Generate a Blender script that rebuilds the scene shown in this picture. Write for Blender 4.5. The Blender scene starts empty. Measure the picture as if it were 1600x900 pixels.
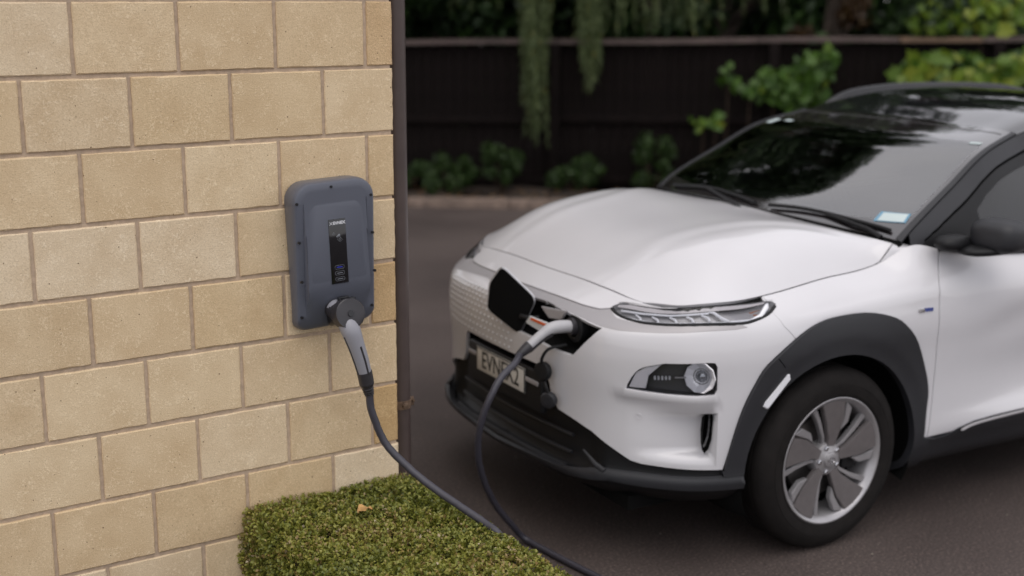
import bpy, bmesh, math, random
import numpy as np
from math import sin, cos, pi, radians
from mathutils import Vector, Matrix
from mathutils.geometry import delaunay_2d_cdt

SC = bpy.context.scene
# ------------------------------------------------------------------ camera
cam_d = bpy.data.cameras.new("camera"); cam = bpy.data.objects.new("camera", cam_d)
SC.collection.objects.link(cam); SC.camera = cam
cam.location = (-1.9141, -3.5855, 1.9529)
cam.rotation_euler = (1.3478, -0.0038, -0.5795)
cam_d.sensor_width = 36; cam_d.lens = 46.243; cam_d.clip_start = .05; cam_d.clip_end = 2000
cam_d.dof.use_dof = True; cam_d.dof.focus_distance = 3.72; cam_d.dof.aperture_fstop = 1.55
# ------------------------------------------------------------------ sky, sun, exposure
SUN_EL, SUN_AZ = radians(66), radians(212)
world = bpy.data.worlds.new("World"); SC.world = world; world.use_nodes = True
wn = world.node_tree; wn.nodes.clear()
w_out = wn.nodes.new('ShaderNodeOutputWorld'); w_bg = wn.nodes.new('ShaderNodeBackground')
w_sky = wn.nodes.new('ShaderNodeTexSky'); w_sky.sky_type = 'NISHITA'; w_sky.sun_disc = False
w_sky.sun_elevation = SUN_EL; w_sky.sun_rotation = SUN_AZ
w_mix = wn.nodes.new('ShaderNodeMix'); w_mix.data_type = 'RGBA'; w_mix.inputs[0].default_value = .86
w_tc = wn.nodes.new('ShaderNodeTexCoord'); w_no = wn.nodes.new('ShaderNodeTexNoise')
w_no.inputs['Scale'].default_value = 2.2; w_no.inputs['Detail'].default_value = 5
w_rm = wn.nodes.new('ShaderNodeValToRGB')
w_rm.color_ramp.elements[0].position = .3; w_rm.color_ramp.elements[0].color = (5.75, 5.62, 5.85, 1)
w_rm.color_ramp.elements[1].position = .75; w_rm.color_ramp.elements[1].color = (6.95, 6.72, 6.78, 1)
wn.links.new(w_tc.outputs['Generated'], w_no.inputs['Vector']); wn.links.new(w_no.outputs['Fac'], w_rm.inputs['Fac'])
wn.links.new(w_sky.outputs[0], w_mix.inputs[6]); wn.links.new(w_rm.outputs[0], w_mix.inputs[7])
wn.links.new(w_mix.outputs[2], w_bg.inputs[0]); w_bg.inputs[1].default_value = .128
wn.links.new(w_bg.outputs[0], w_out.inputs[0])
sun_d = bpy.data.lights.new("sun", 'SUN'); sun_d.energy = .85; sun_d.angle = radians(60); sun_d.color = (1, .95, .88)
sun = bpy.data.objects.new("sun", sun_d); SC.collection.objects.link(sun)
_sd = Vector((sin(SUN_AZ) * cos(SUN_EL), cos(SUN_AZ) * cos(SUN_EL), sin(SUN_EL)))
sun.rotation_euler = _sd.to_track_quat('Z', 'Y').to_euler(); sun.location = (0, -4, 8)
SC.view_settings.view_transform = 'Standard'; SC.view_settings.look = 'None'
SC.view_settings.exposure = 0.46; SC.view_settings.gamma = 1
R = random.Random(7)
# ------------------------------------------------------------------ helpers
COL = SC.collection
def new_mat(name):
    m = bpy.data.materials.new(name); m.use_nodes = True
    return m, m.node_tree, m.node_tree.nodes['Principled BSDF']
def nd(nt, typ, **kw):
    n = nt.nodes.new(typ)
    for k, v in kw.items():
        if k.startswith('i_'):
            key = k[2:]; key = int(key) if key.isdigit() else key.replace('_', ' ')
            n.inputs[key].default_value = v
        else: setattr(n, k, v)
    return n
def ramp(nt, fac, stops):
    r = nt.nodes.new('ShaderNodeValToRGB'); e = r.color_ramp.elements
    while len(e) < len(stops): e.new(.5)
    for el, (p, c) in zip(e, stops): el.position = p; el.color = tuple(c) + (1,) if len(c) == 3 else c
    nt.links.new(fac, r.inputs[0]); return r.outputs[0]
def simple(name, col, rough=.5, metal=0., coat=0., spec=.5, noise=0., nscale=40., bump=0., bscale=200., trans=0.):
    """plain material with a little procedural mottling and grain"""
    m, nt, b = new_mat(name); b.inputs['Roughness'].default_value = rough; b.inputs['Metallic'].default_value = metal
    b.inputs['Coat Weight'].default_value = coat; b.inputs['Coat Roughness'].default_value = .04
    b.inputs['Specular IOR Level'].default_value = spec
    b.inputs['Base Color'].default_value = (*col, 1)
    tc = nd(nt, 'ShaderNodeTexCoord')
    if noise:
        n = nd(nt, 'ShaderNodeTexNoise', i_Scale=nscale, i_Detail=4.); nt.links.new(tc.outputs['Object'], n.inputs['Vector'])
        lo = tuple(c * (1 - noise) for c in col); hi = tuple(min(1, c * (1 + noise)) for c in col)
        nt.links.new(ramp(nt, n.outputs['Fac'], [(.3, lo), (.7, hi)]), b.inputs['Base Color'])
    if bump:
        n = nd(nt, 'ShaderNodeTexNoise', i_Scale=bscale, i_Detail=3.); nt.links.new(tc.outputs['Object'], n.inputs['Vector'])
        bp = nd(nt, 'ShaderNodeBump', i_Strength=bump, i_Distance=.002); nt.links.new(n.outputs['Fac'], bp.inputs['Height'])
        nt.links.new(bp.outputs[0], b.inputs['Normal'])
    return m
def link(name, me, mat=None, parent=None, loc=None, rot=None):
    o = bpy.data.objects.new(name, me); COL.objects.link(o)
    if mat is not None and me is not None and len(me.materials) == 0:
        for m in (mat if isinstance(mat, (list, tuple)) else [mat]): me.materials.append(m)
    if parent is not None: o.parent = parent
    if loc is not None: o.location = loc
    if rot is not None: o.rotation_euler = rot
    return o
def from_bm(name, bm, mat, parent=None, smooth=True, loc=None, rot=None, angle=None):
    me = bpy.data.meshes.new(name); bm.normal_update()
    if smooth:
        for f in bm.faces: f.smooth = True
        if angle is not None:
            for e in bm.edges:
                if len(e.link_faces) == 2 and e.calc_face_angle(0) > radians(angle): e.smooth = False
    bm.to_mesh(me); bm.free(); return link(name, me, mat, parent, loc, rot)
def from_py(name, V, F, mat, parent=None, smooth=False, loc=None, rot=None):
    me = bpy.data.meshes.new(name); me.from_pydata([tuple(v) for v in V], [], [tuple(f) for f in F]); me.update()
    if smooth: me.polygons.foreach_set('use_smooth', [True] * len(me.polygons))
    return link(name, me, mat, parent, loc, rot)
def thing(name, label, cat, loc=(0, 0, 0), rot=(0, 0, 0), group=None):
    o = bpy.data.objects.new(name, None); COL.objects.link(o); o.location = loc; o.rotation_euler = rot
    o.empty_display_size = .1
    return tag(o, label, cat, group)
def tag(o, label, cat, group=None):
    o['label'] = label; o['category'] = cat
    if group: o['group'] = group
    return o
def structure(o): o['kind'] = 'structure'; return o
def stuff(o): o['kind'] = 'stuff'; return o
def add_box(bm, c, s, bev=0., seg=2, M=None):
    r = bmesh.ops.create_cube(bm, size=1.0); vs = r['verts']
    bmesh.ops.scale(bm, vec=s, verts=vs)
    if bev:
        es = list({e for v in vs for e in v.link_edges})
        r2 = bmesh.ops.bevel(bm, geom=es, offset=bev, segments=seg, affect='EDGES', profile=.5); vs = list({v for f in r2['faces'] for v in f.verts} | {v for v in vs if v.is_valid})
    if M is not None: bmesh.ops.transform(bm, matrix=M, verts=vs)
    bmesh.ops.translate(bm, vec=c, verts=vs); return vs
def box(name, c, s, mat, parent=None, bev=.003, seg=2, M=None):
    bm = bmesh.new(); add_box(bm, c, s, bev, seg, M); return from_bm(name, bm, mat, parent, True, angle=35)
def sweep_bm(bm, pts, rad, seg=12, caps=True, flat=1.):
    """tube with a radius per point (rotation-minimising frame)"""
    P = [Vector(p) for p in pts]; n = len(P)
    if not isinstance(rad, (list, tuple)): rad = [rad] * n
    T = [(P[min(i+1, n-1)] - P[max(i-1, 0)]).normalized() for i in range(n)]
    u = T[0].orthogonal().normalized(); rings = []
    for i in range(n):
        u = (u - T[i] * u.dot(T[i])).normalized(); w = T[i].cross(u)
        rings.append([bm.verts.new(P[i] + (u * cos(2*pi*k/seg) + w * flat * sin(2*pi*k/seg)) * rad[i]) for k in range(seg)])
    for a, b in zip(rings, rings[1:]):
        for k in range(seg): bm.faces.new((a[k], a[(k+1) % seg], b[(k+1) % seg], b[k]))
    if caps: bm.faces.new(rings[0][::-1]); bm.faces.new(rings[-1])
def tube(name, pts, rad, mat, parent=None, seg=12, angle=40, flat=1.):
    bm = bmesh.new(); sweep_bm(bm, pts, rad, seg, True, flat); return from_bm(name, bm, mat, parent, True, angle=angle)
def crom(pts, n=8):
    """Catmull-Rom resampling"""
    P = [Vector(p) for p in pts]; P = [P[0]*2 - P[1]] + P + [P[-1]*2 - P[-2]]; out = []
    for i in range(1, len(P) - 2):
        for k in range(n):
            t = k / n; a, b, c, d = P[i-1:i+3]
            out.append(.5*((2*b) + (c-a)*t + (2*a-5*b+4*c-d)*t*t + (3*b-a-3*c+d)*t**3))
    out.append(P[-2]); return out
def lathe_bm(bm, prof, seg=64, axis='Y', closed=False):
    """prof: (radius, along-axis) pairs turned round the axis"""
    rings = []
    for r, h in prof:
        ring = []
        for k in range(seg):
            a = 2*pi*k/seg
            ring.append(bm.verts.new((r*cos(a), h, r*sin(a)) if axis == 'Y' else (r*cos(a), r*sin(a), h)))
        rings.append(ring)
    if closed: rings.append(rings[0])
    for a, b in zip(rings, rings[1:]):
        for k in range(seg): bm.faces.new((a[k], b[k], b[(k+1) % seg], a[(k+1) % seg]))
    bmesh.ops.recalc_face_normals(bm, faces=bm.faces)
def prism_bm(bm, poly, h0, h1, fn=None):
    """polygon (list of 2D) extruded between h0 and h1; fn maps (x,y,h) to a 3D point"""
    fn = fn or (lambda x, y, h: (x, y, h))
    a = [bm.verts.new(fn(x, y, h0)) for x, y in poly]; b = [bm.verts.new(fn(x, y, h1)) for x, y in poly]; n = len(poly)
    bm.faces.new(a[::-1]); bm.faces.new(b)
    for i in range(n): bm.faces.new((a[i], a[(i+1) % n], b[(i+1) % n], b[i]))
def superell(name, c, s, mat, parent, e=.6, nu=24, nv=16, M=None):
    sg = lambda v, p: math.copysign(abs(v)**p, v)
    bm = bmesh.new(); g = []
    for j in range(nv + 1):
        ph = -pi/2 + pi*j/nv; row = []
        for i in range(nu):
            th = 2*pi*i/nu
            row.append(bm.verts.new((s[0]*sg(cos(ph), e)*sg(cos(th), e), s[1]*sg(cos(ph), e)*sg(sin(th), e), s[2]*sg(sin(ph), e))))
        g.append(row)
    for j in range(nv):
        for i in range(nu): bm.faces.new((g[j][i], g[j][(i+1) % nu], g[j+1][(i+1) % nu], g[j+1][i]))
    bmesh.ops.remove_doubles(bm, verts=bm.verts, dist=1e-5)
    if M is not None: bmesh.ops.transform(bm, matrix=M, verts=bm.verts)
    bmesh.ops.translate(bm, vec=c, verts=bm.verts)
    return from_bm(name, bm, mat, parent, True)
def text_mesh(name, s, size, mat, parent, M, depth=.001, xs=1., bold=0.):
    cu = bpy.data.curves.new(name, 'FONT'); cu.body = s; cu.size = size; cu.extrude = depth; cu.align_x = 'CENTER'; cu.align_y = 'CENTER'
    cu.offset = bold
    t = bpy.data.objects.new(name, cu); COL.objects.link(t); bpy.context.view_layer.update()
    me = bpy.data.meshes.new_from_object(t.evaluated_get(bpy.context.evaluated_depsgraph_get()))
    bpy.data.objects.remove(t); me.transform(Matrix.Diagonal((xs, 1, 1, 1))); me.transform(M); me.name = name; me.materials.clear()
    return link(name, me, mat, parent)
def set_tone(me, tone):
    """one value per face, read by the foliage materials as the leaf's own colour"""
    at = me.attributes.new('tone', 'FLOAT', 'FACE'); at.data.foreach_set('value', np.asarray(tone, np.float32))
def leaves_np(C, N, U, L, W, fold=.25):
    """folded rhombic leaves: C centres, N normals, U directions, L lengths, W widths -> verts, quads-as-two-tris"""
    S = np.cross(N, U); S /= np.linalg.norm(S, axis=1, keepdims=True) + 1e-9
    L = L[:, None]; W = W[:, None]
    base = C - U*L*.5; tip = C + U*L*.5; l = C + S*W*.5 + N*W*fold; r = C - S*W*.5 + N*W*fold
    V = np.stack([base, l, tip, r], 1).reshape(-1, 3); n = len(C); k = np.arange(n)[:, None]*4
    F = np.concatenate([k + [0, 3, 2], k + [0, 2, 1]], 1).reshape(-1, 3)
    return V, F
def leaf_obj(name, C, N, U, L, W, mat, parent=None, tone=None, fold=.25, rng=None):
    V, F = leaves_np(C, N, U, L, W, fold); me = bpy.data.meshes.new(name)
    me.vertices.add(len(V)); me.vertices.foreach_set('co', V.astype(np.float32).ravel())
    me.loops.add(len(F)*3); me.loops.foreach_set('vertex_index', F.astype(np.int32).ravel())
    me.polygons.add(len(F)); me.polygons.foreach_set('loop_start', np.arange(len(F), dtype=np.int32)*3)
    me.update(calc_edges=True)
    if tone is None: tone = (rng or np.random.default_rng(1)).random(len(C))
    set_tone(me, np.repeat(tone, 2)); return link(name, me, mat, parent)
def rdir(rng, n):
    v = rng.normal(size=(n, 3)); return v / np.linalg.norm(v, axis=1, keepdims=True)
def leaf_mat(name, stops, rough=.5, trans=.25, spec=.4):
    m, nt, b = new_mat(name); at = nd(nt, 'ShaderNodeAttribute', attribute_name='tone')
    col = ramp(nt, at.outputs['Fac'], stops); nt.links.new(col, b.inputs['Base Color'])
    b.inputs['Roughness'].default_value = rough; b.inputs['Specular IOR Level'].default_value = spec
    tr = nd(nt, 'ShaderNodeBsdfTranslucent'); mx = nd(nt, 'ShaderNodeMixShader', i_0=trans)
    nt.links.new(col, tr.inputs[0]); nt.links.new(b.outputs[0], mx.inputs[1]); nt.links.new(tr.outputs[0], mx.inputs[2])
    nt.links.new(mx.outputs[0], nt.nodes['Material Output'].inputs[0]); return m
# ================================================================== SETTING: ground
def mat_asphalt():
    m, nt, b = new_mat('asphalt'); tc = nd(nt, 'ShaderNodeTexCoord')
    big = nd(nt, 'ShaderNodeTexNoise', i_Scale=.9, i_Detail=6.); fine = nd(nt, 'ShaderNodeTexNoise', i_Scale=95., i_Detail=6.)
    vo = nd(nt, 'ShaderNodeTexVoronoi', i_Scale=170.)
    for n in (big, fine, vo): nt.links.new(tc.outputs['Object'], n.inputs['Vector'])
    base = ramp(nt, big.outputs['Fac'], [(.25, (.050, .038, .035)), (.5, (.075, .058, .053)), (.78, (.102, .081, .074))])
    sp = ramp(nt, fine.outputs['Fac'], [(.35, (.62, .62, .62)), (.60, (1.12, 1.1, 1.09)), (.70, (2.1, 2.0, 1.9))])
    mx = nd(nt, 'ShaderNodeMix', data_type='RGBA', blend_type='MULTIPLY', i_0=1.)
    nt.links.new(base, mx.inputs[6]); nt.links.new(sp, mx.inputs[7]); nt.links.new(mx.outputs[2], b.inputs['Base Color'])
    b.inputs['Roughness'].default_value = .78; b.inputs['Specular IOR Level'].default_value = .35
    bp = nd(nt, 'ShaderNodeBump', i_Strength=.6, i_Distance=.004); nt.links.new(vo.outputs['Distance'], bp.inputs['Height'])
    nt.links.new(bp.outputs[0], b.inputs['Normal']); return m
M_asph = mat_asphalt()
structure(from_py('driveway', [(-60, -60, 0), (120, -60, 0), (120, 120, 0), (-60, 120, 0)], [(0, 1, 2, 3)], M_asph))
M_soil = simple('soil', (.030, .021, .015), .95, noise=.5, nscale=25, bump=1., bscale=60)
M_kerb = simple('kerb_concrete', (.17, .125, .10), .85, noise=.35, nscale=9, bump=.5, bscale=120)
FD = Vector((.7938, -.6082, 0)); FN = Vector((.6082, .7938, 0)); FA = Vector((3.80, 7.03, 0))   # along the fence, away from us
def fp(s, n, z=0.): return FA + FD*s + FN*n + Vector((0, 0, z))
# soil bed with an uneven surface between kerb and fence
def bed():
    V, F = [], []; ns, nn = 120, 14
    for i in range(ns+1):
        for j in range(nn+1):
            s = -4 + 16*i/ns; n = .10 + 3.4*(j/nn)**1.5
            V.append(fp(s, n, .055 + .03*sin(s*3.1+j) * (j > 0) + .02*R.random()))
    for i in range(ns):
        for j in range(nn): a = i*(nn+1)+j; F.append((a, a+nn+1, a+nn+2, a+1))
    structure(from_py('garden_bed', V, F, M_soil, smooth=True))
bed()
kerb = thing('kerb', 'low brown concrete kerb edging the garden bed below the dark fence', 'kerb')
for i in range(17):
    s0 = -4.2 + i*.95
    bm = bmesh.new(); M = Matrix.Rotation(math.atan2(FD.y, FD.x), 4, 'Z')
    add_box(bm, (0, 0, 0), (.942, .15, .16), .012, 2, M); c = fp(s0, .02 + R.uniform(-.004, .004), .0)
    o = from_bm('kerbstone', bm, M_kerb, kerb, True, loc=c, angle=35)
# litter on the bed edge and on the drive
M_litter = leaf_mat('leaf_litter', [(0, (.10, .045, .018)), (.5, (.16, .085, .035)), (1, (.24, .16, .09))], .8, .1)
rng = np.random.default_rng(3)
n = 700; s = rng.uniform(-1, 7, n); q = .04 + rng.random(n)**1.6*.5
C = np.array([fp(a, b, .115 + .01*rng.random()) for a, b in zip(s, q)]); C[:, 2] = np.where(q > .1, .085 + rng.random(n)*.03, .09)
Nn = rdir(rng, n)*.5 + [0, 0, 1]; Nn /= np.linalg.norm(Nn, axis=1, keepdims=True); U = np.cross(Nn, rdir(rng, n)); U /= np.linalg.norm(U, axis=1, keepdims=True)
stuff(leaf_obj('leaf_litter', C, Nn, U, rng.uniform(.02, .06, n), rng.uniform(.012, .03, n), M_litter, rng=rng))
M_grit = leaf_mat('grit', [(0, (.05, .04, .035)), (.6, (.12, .10, .08)), (1, (.42, .38, .32))], .9, 0)
n = 900; C = np.stack([rng.uniform(.0, 3.6, n), rng.uniform(-1.4, 4.6, n), np.full(n, .0035)], 1)
n2 = 160; C2 = np.stack([rng.normal(.25, .25, n2), rng.normal(-.3, .5, n2), np.full(n2, .004)], 1); C = np.concatenate([C, C2]); n += n2
Nn = rdir(rng, n)*.35 + [0, 0, 1]; Nn /= np.linalg.norm(Nn, axis=1, keepdims=True); U = np.cross(Nn, rdir(rng, n)); U /= np.linalg.norm(U, axis=1, keepdims=True)
stuff(leaf_obj('grit', C, Nn, U, rng.uniform(.004, .012, n), rng.uniform(.003, .008, n), M_grit, tone=rng.random(n)**2, rng=rng))

# ================================================================== block wall
SX = .959; BW = .290*SX; MOD = .300*SX; HW = .09*SX; ZT = 1.9185; CH = .2; BH = .190
def mat_block(name, tint, rough_end=False):
    m, nt, b = new_mat(name); tc = nd(nt, 'ShaderNodeTexCoord'); oi = nd(nt, 'ShaderNodeObjectInfo')
    off = nd(nt, 'ShaderNodeVectorMath', operation='SCALE'); off.inputs[3].default_value = 37.
    cb = nd(nt, 'ShaderNodeCombineXYZ'); nt.links.new(oi.outputs['Random'], cb.inputs[0]); nt.links.new(oi.outputs['Random'], cb.inputs[1])
    nt.links.new(cb.outputs[0], off.inputs[0])
    ad = nd(nt, 'ShaderNodeVectorMath', operation='ADD'); nt.links.new(tc.outputs['Object'], ad.inputs[0]); nt.links.new(off.outputs[0], ad.inputs[1])
    P = ad.outputs[0]
    def tex(t, **k):
        n = nd(nt, t, **k); nt.links.new(P, n.inputs['Vector']); return n
    base = ramp(nt, oi.outputs['Random'], [(0, tint[0]), (.25, tint[1]), (.5, tint[2]), (.75, tint[3]), (1, tint[4])])
    cloud = tex('ShaderNodeTexNoise', i_Scale=9., i_Detail=3.)
    def mul(a, c, bt='MULTIPLY', f=1.):
        x = nd(nt, 'ShaderNodeMix', data_type='RGBA', blend_type=bt, i_0=f); nt.links.new(a, x.inputs[6]); nt.links.new(c, x.inputs[7]); return x.outputs[2]
    c1 = mul(base, ramp(nt, cloud.outputs['Fac'], [(.3, (.93, .90, .86)), (.7, (1.06, 1.07, 1.08))]))
    # pale shelly flecks: distorted noise thresholded
    fl = tex('ShaderNodeTexNoise', i_Scale=150., i_Detail=2., i_Distortion=1.2)
    amount = tex('ShaderNodeTexNoise', i_Scale=22., i_Detail=2.)
    sm = nd(nt, 'ShaderNodeMath', operation='MULTIPLY_ADD', i_1=.45, i_2=0.); nt.links.new(amount.outputs['Fac'], sm.inputs[0])
    s2 = nd(nt, 'ShaderNodeMath', operation='ADD'); nt.links.new(sm.outputs[0], s2.inputs[0]); nt.links.new(fl.outputs['Fac'], s2.inputs[1])
    fmask = ramp(nt, s2.outputs[0], [(.80, (0, 0, 0)), (.90, (1, 1, 1))])
    fc = nd(nt, 'ShaderNodeMix', data_type='RGBA'); nt.links.new(fmask, fc.inputs[0]); nt.links.new(c1, fc.inputs[6])
    hi = mul(base, ramp(nt, cloud.outputs['Fac'], [(0, (1.12, 1.15, 1.19)), (1, (1.18, 1.21, 1.26))])); nt.links.new(hi, fc.inputs[7])
    gr = tex('ShaderNodeTexNoise', i_Scale=330., i_Detail=2.)
    c3 = mul(fc.outputs[2], ramp(nt, gr.outputs['Fac'], [(.25, (.80, .78, .76)), (.5, (1, 1, 1)), (.8, (1.10, 1.10, 1.10))]))
    vo = tex('ShaderNodeTexVoronoi', i_Scale=62., i_Randomness=1.)
    vc = nd(nt, 'ShaderNodeSeparateColor'); nt.links.new(vo.outputs['Color'], vc.inputs[0])
    th = nd(nt, 'ShaderNodeMath', operation='MULTIPLY_ADD', i_1=.30, i_2=-.17); nt.links.new(vc.outputs[0], th.inputs[0])
    pit = nd(nt, 'ShaderNodeMath', operation='LESS_THAN'); nt.links.new(vo.outputs['Distance'], pit.inputs[0]); nt.links.new(th.outputs[0], pit.inputs[1])
    pc = nd(nt, 'ShaderNodeMix', data_type='RGBA'); nt.links.new(pit.outputs[0], pc.inputs[0]); nt.links.new(c3, pc.inputs[6]); pc.inputs[7].default_value = (.20, .13, .08, 1)
    nt.links.new(pc.outputs[2], b.inputs['Base Color'])
    b.inputs['Roughness'].default_value = .92; b.inputs['Specular IOR Level'].default_value = .2
    h1 = nd(nt, 'ShaderNodeMath', operation='MULTIPLY_ADD', i_1=.55); nt.links.new(gr.outputs['Fac'], h1.inputs[0]); nt.links.new(fl.outputs['Fac'], h1.inputs[2])
    h2 = nd(nt, 'ShaderNodeMath', operation='MULTIPLY_ADD', i_1=-.9); nt.links.new(pit.outputs[0], h2.inputs[0]); nt.links.new(h1.outputs[0], h2.inputs[2])
    bp = nd(nt, 'ShaderNodeBump', i_Strength=1. if rough_end else .75, i_Distance=.0026 if rough_end else .0016); nt.links.new(h2.outputs[0], bp.inputs['Height'])
    nt.links.new(bp.outputs[0], b.inputs['Normal']); return m
M_blk = mat_block('sandstone_block', [(.70,.555,.365), (.67,.52,.335), (.60,.45,.27), (.73,.60,.43), (.62,.465,.275)])
M_end = mat_block('sandstone_block_end', [(.60,.42,.225), (.56,.385,.195), (.62,.45,.26), (.58,.40,.21), (.64,.47,.29)], True)
M_mort = simple('mortar', (.50, .385, .285), .95, spec=.15, noise=.14, nscale=60, bump=.8, bscale=350)
wall = thing('block_wall', 'pale sandstone block wall of a house corner carrying the charger', 'wall')
def block_mesh(w, h=BH, d=.09, seed=0):
    """block centred on x, front face at y=0, back at y=d, bottom z=0; chipped arrises"""
    rr = random.Random(seed); bm = bmesh.new()
    def ring(ins, y, jit):
        pts = []; nx, nz = max(3, int(w/.026)), 9
        def add(x, z): pts.append(bm.verts.new((x, y, z)))
        for i in range(nx): add(-w/2+ins + (w-2*ins)*i/nx + (rr.uniform(-jit, jit) if i else rr.uniform(0, jit*1.5)), ins + rr.uniform(-jit*.4, jit))
        for i in range(nz): add(w/2-ins - rr.uniform(-jit*.4, jit), ins + (h-2*ins)*i/nz + rr.uniform(0, jit))
        for i in range(nx): add(w/2-ins - (w-2*ins)*i/nx - rr.uniform(0, jit), h-ins - rr.uniform(-jit*.4, jit))
        for i in range(nz): add(-w/2+ins + rr.uniform(-jit*.4, jit), h-ins - (h-2*ins)*i/nz - rr.uniform(0, jit))
        return pts
    f = ring(.0034, 0, .0021); m_ = ring(.0004, .0032, .0014); bk = ring(0, d, 0)
    bm.faces.new(f)
    for a, b in ((f, m_), (m_, bk)):
        n = len(a)
        for i in range(n): bm.faces.new((a[i], b[i], b[(i+1) % n], a[(i+1) % n]))
    bm.faces.new(bk[::-1]); bm.normal_update()
    me = bpy.data.meshes.new('block'); bm.to_mesh(me); bm.free(); return me
FULL = [block_mesh(BW, seed=i) for i in range(8)]; HEAD = [block_mesh(HW, seed=20+i) for i in range(5)]
CRN = [block_mesh(.2382*SX, seed=40+i) for i in range(4)]
for me in FULL + CRN: me.materials.append(M_blk)
for me in HEAD: me.materials.append(M_end)
pale_heads = [h.copy() for h in HEAD]
for h in pale_heads: h.materials.clear(); h.materials.append(M_blk)
for row in range(-3, 11):
    zb = ZT - (row-1)*CH - BH; odd = row % 2 != 0
    def put(me, xc):
        link('block', me, None, wall, (xc + R.uniform(-.0008, .0008), R.uniform(-.0012, .0012), zb + R.uniform(-.0008, .0008)), (0, 0, R.uniform(-.004, .004)))
    if zb < -.2: continue
    if odd:
        put(R.choice(pale_heads if row in (3, ) else HEAD), -HW/2); x = -.1*SX
    else:
        put(R.choice(CRN), -.2382*SX/2); x = -.2482*SX
    while x > -2.9:
        put(R.choice(FULL), x - BW/2); x -= MOD
    # the return of the corner, running away from us
    y = .1*SX if not odd else .0
    me_first = None
    k = 0
    while y < 3.0:
        w = BW
        if odd and k == 0: y0 = .0925; wl = BW - .0925; me = None
        if odd and k == 0:
            me = block_mesh(wl, seed=60+row); me.materials.append(M_blk); yc = y0 + wl/2; y = BW + .01
        else:
            me = R.choice(FULL); yc = y + BW/2; y += MOD
        link('block', me, None, wall, (0, yc, zb), (0, 0, pi/2)); k += 1
bm = bmesh.new()
add_box(bm, (-1.50, .0510, 1.33), (2.987, .090, 2.9)); add_box(bm, (-.0520, 1.55, 1.33), (.0910, 2.9, 2.9))
from_bm('mortar', bm, M_mort, wall, False)
# ------------------------------------------------------------------ downpipe behind the corner
M_pipe = simple('brown_pipe', (.072, .052, .047), .42, noise=.12, nscale=12, bump=.05)
M_rust = simple('rusty_bracket', (.16, .105, .07), .7, metal=.3, noise=.4, nscale=60, bump=.4)
pipe = thing('downpipe', 'dark brown round downpipe fixed beside the edge of the block wall', 'downpipe', (.0485, .075, 0))
bm = bmesh.new(); lathe_bm(bm, [(.030, .02), (.033, .02), (.033, 2.9), (.030, 2.9)], 40, 'Z', True); from_bm('pipe', bm, M_pipe, pipe, True, angle=40)
bm = bmesh.new(); lathe_bm(bm, [(.0335, .612), (.0355, .612), (.0355, .640), (.0335, .640)], 40, 'Z', True)
add_box(bm, (.040, .0, .626), (.020, .006, .03), .001); add_box(bm, (-.040, 0, .626), (.012, .004, .028), .001)
add_box(bm, (-.0, -.0375, .626), (.016, .006, .016), .002)
br = from_bm('bracket', bm, M_rust, pipe, True, angle=40)
for pq in ([(.046, -.010, .628), (.046, .012, .628)], [(-.008, -.044, .626), (-.008, -.036, .626)]): tube('bolt', pq, .0045, M_rust, br, 8)

# ================================================================== wall charger
M_chg = simple('charger_plastic', (.098, .106, .134), .36, noise=.03, nscale=6, bump=.10, bscale=900)
M_chgb = simple('charger_black', (.012, .012, .014), .32, bump=.03, bscale=900)
M_gloss = simple('black_display', (.006, .006, .008), .08, coat=.5)
M_prt = simple('white_print', (.62, .63, .66), .5)
M_prt2 = simple('faint_print', (.16, .17, .19), .5)
m_led, _nt, _b = new_mat('blue_led'); _b.inputs['Base Color'].default_value = (.02, .03, .3, 1); _b.inputs['Emission Color'].default_value = (.05, .08, 1, 1); _b.inputs['Emission Strength'].default_value = .12
chg = thing('wall_charger', 'grey blue electric car charger box mounted on the block wall', 'car charger', (-.2300, -.0015, .95), (0, radians(-2.2), 0)); chg.scale = (1.045, 1, 1)
def rr_ring(hw, z0, z1, rt, rb, n=7):
    """rounded rectangle outline (x, z), top radius rt, bottom radius rb"""
    pts = []
    for cx, cz, r, a0 in ((hw-rb, z0+rb, rb, -90), (hw-rt, z1-rt, rt, 0), (-hw+rt, z1-rt, rt, 90), (-hw+rb, z0+rb, rb, 180)):
        for k in range(n): a = radians(a0 + 90*k/(n-1)); pts.append((cx + r*cos(a), cz + r*sin(a)))
    return pts
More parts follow.
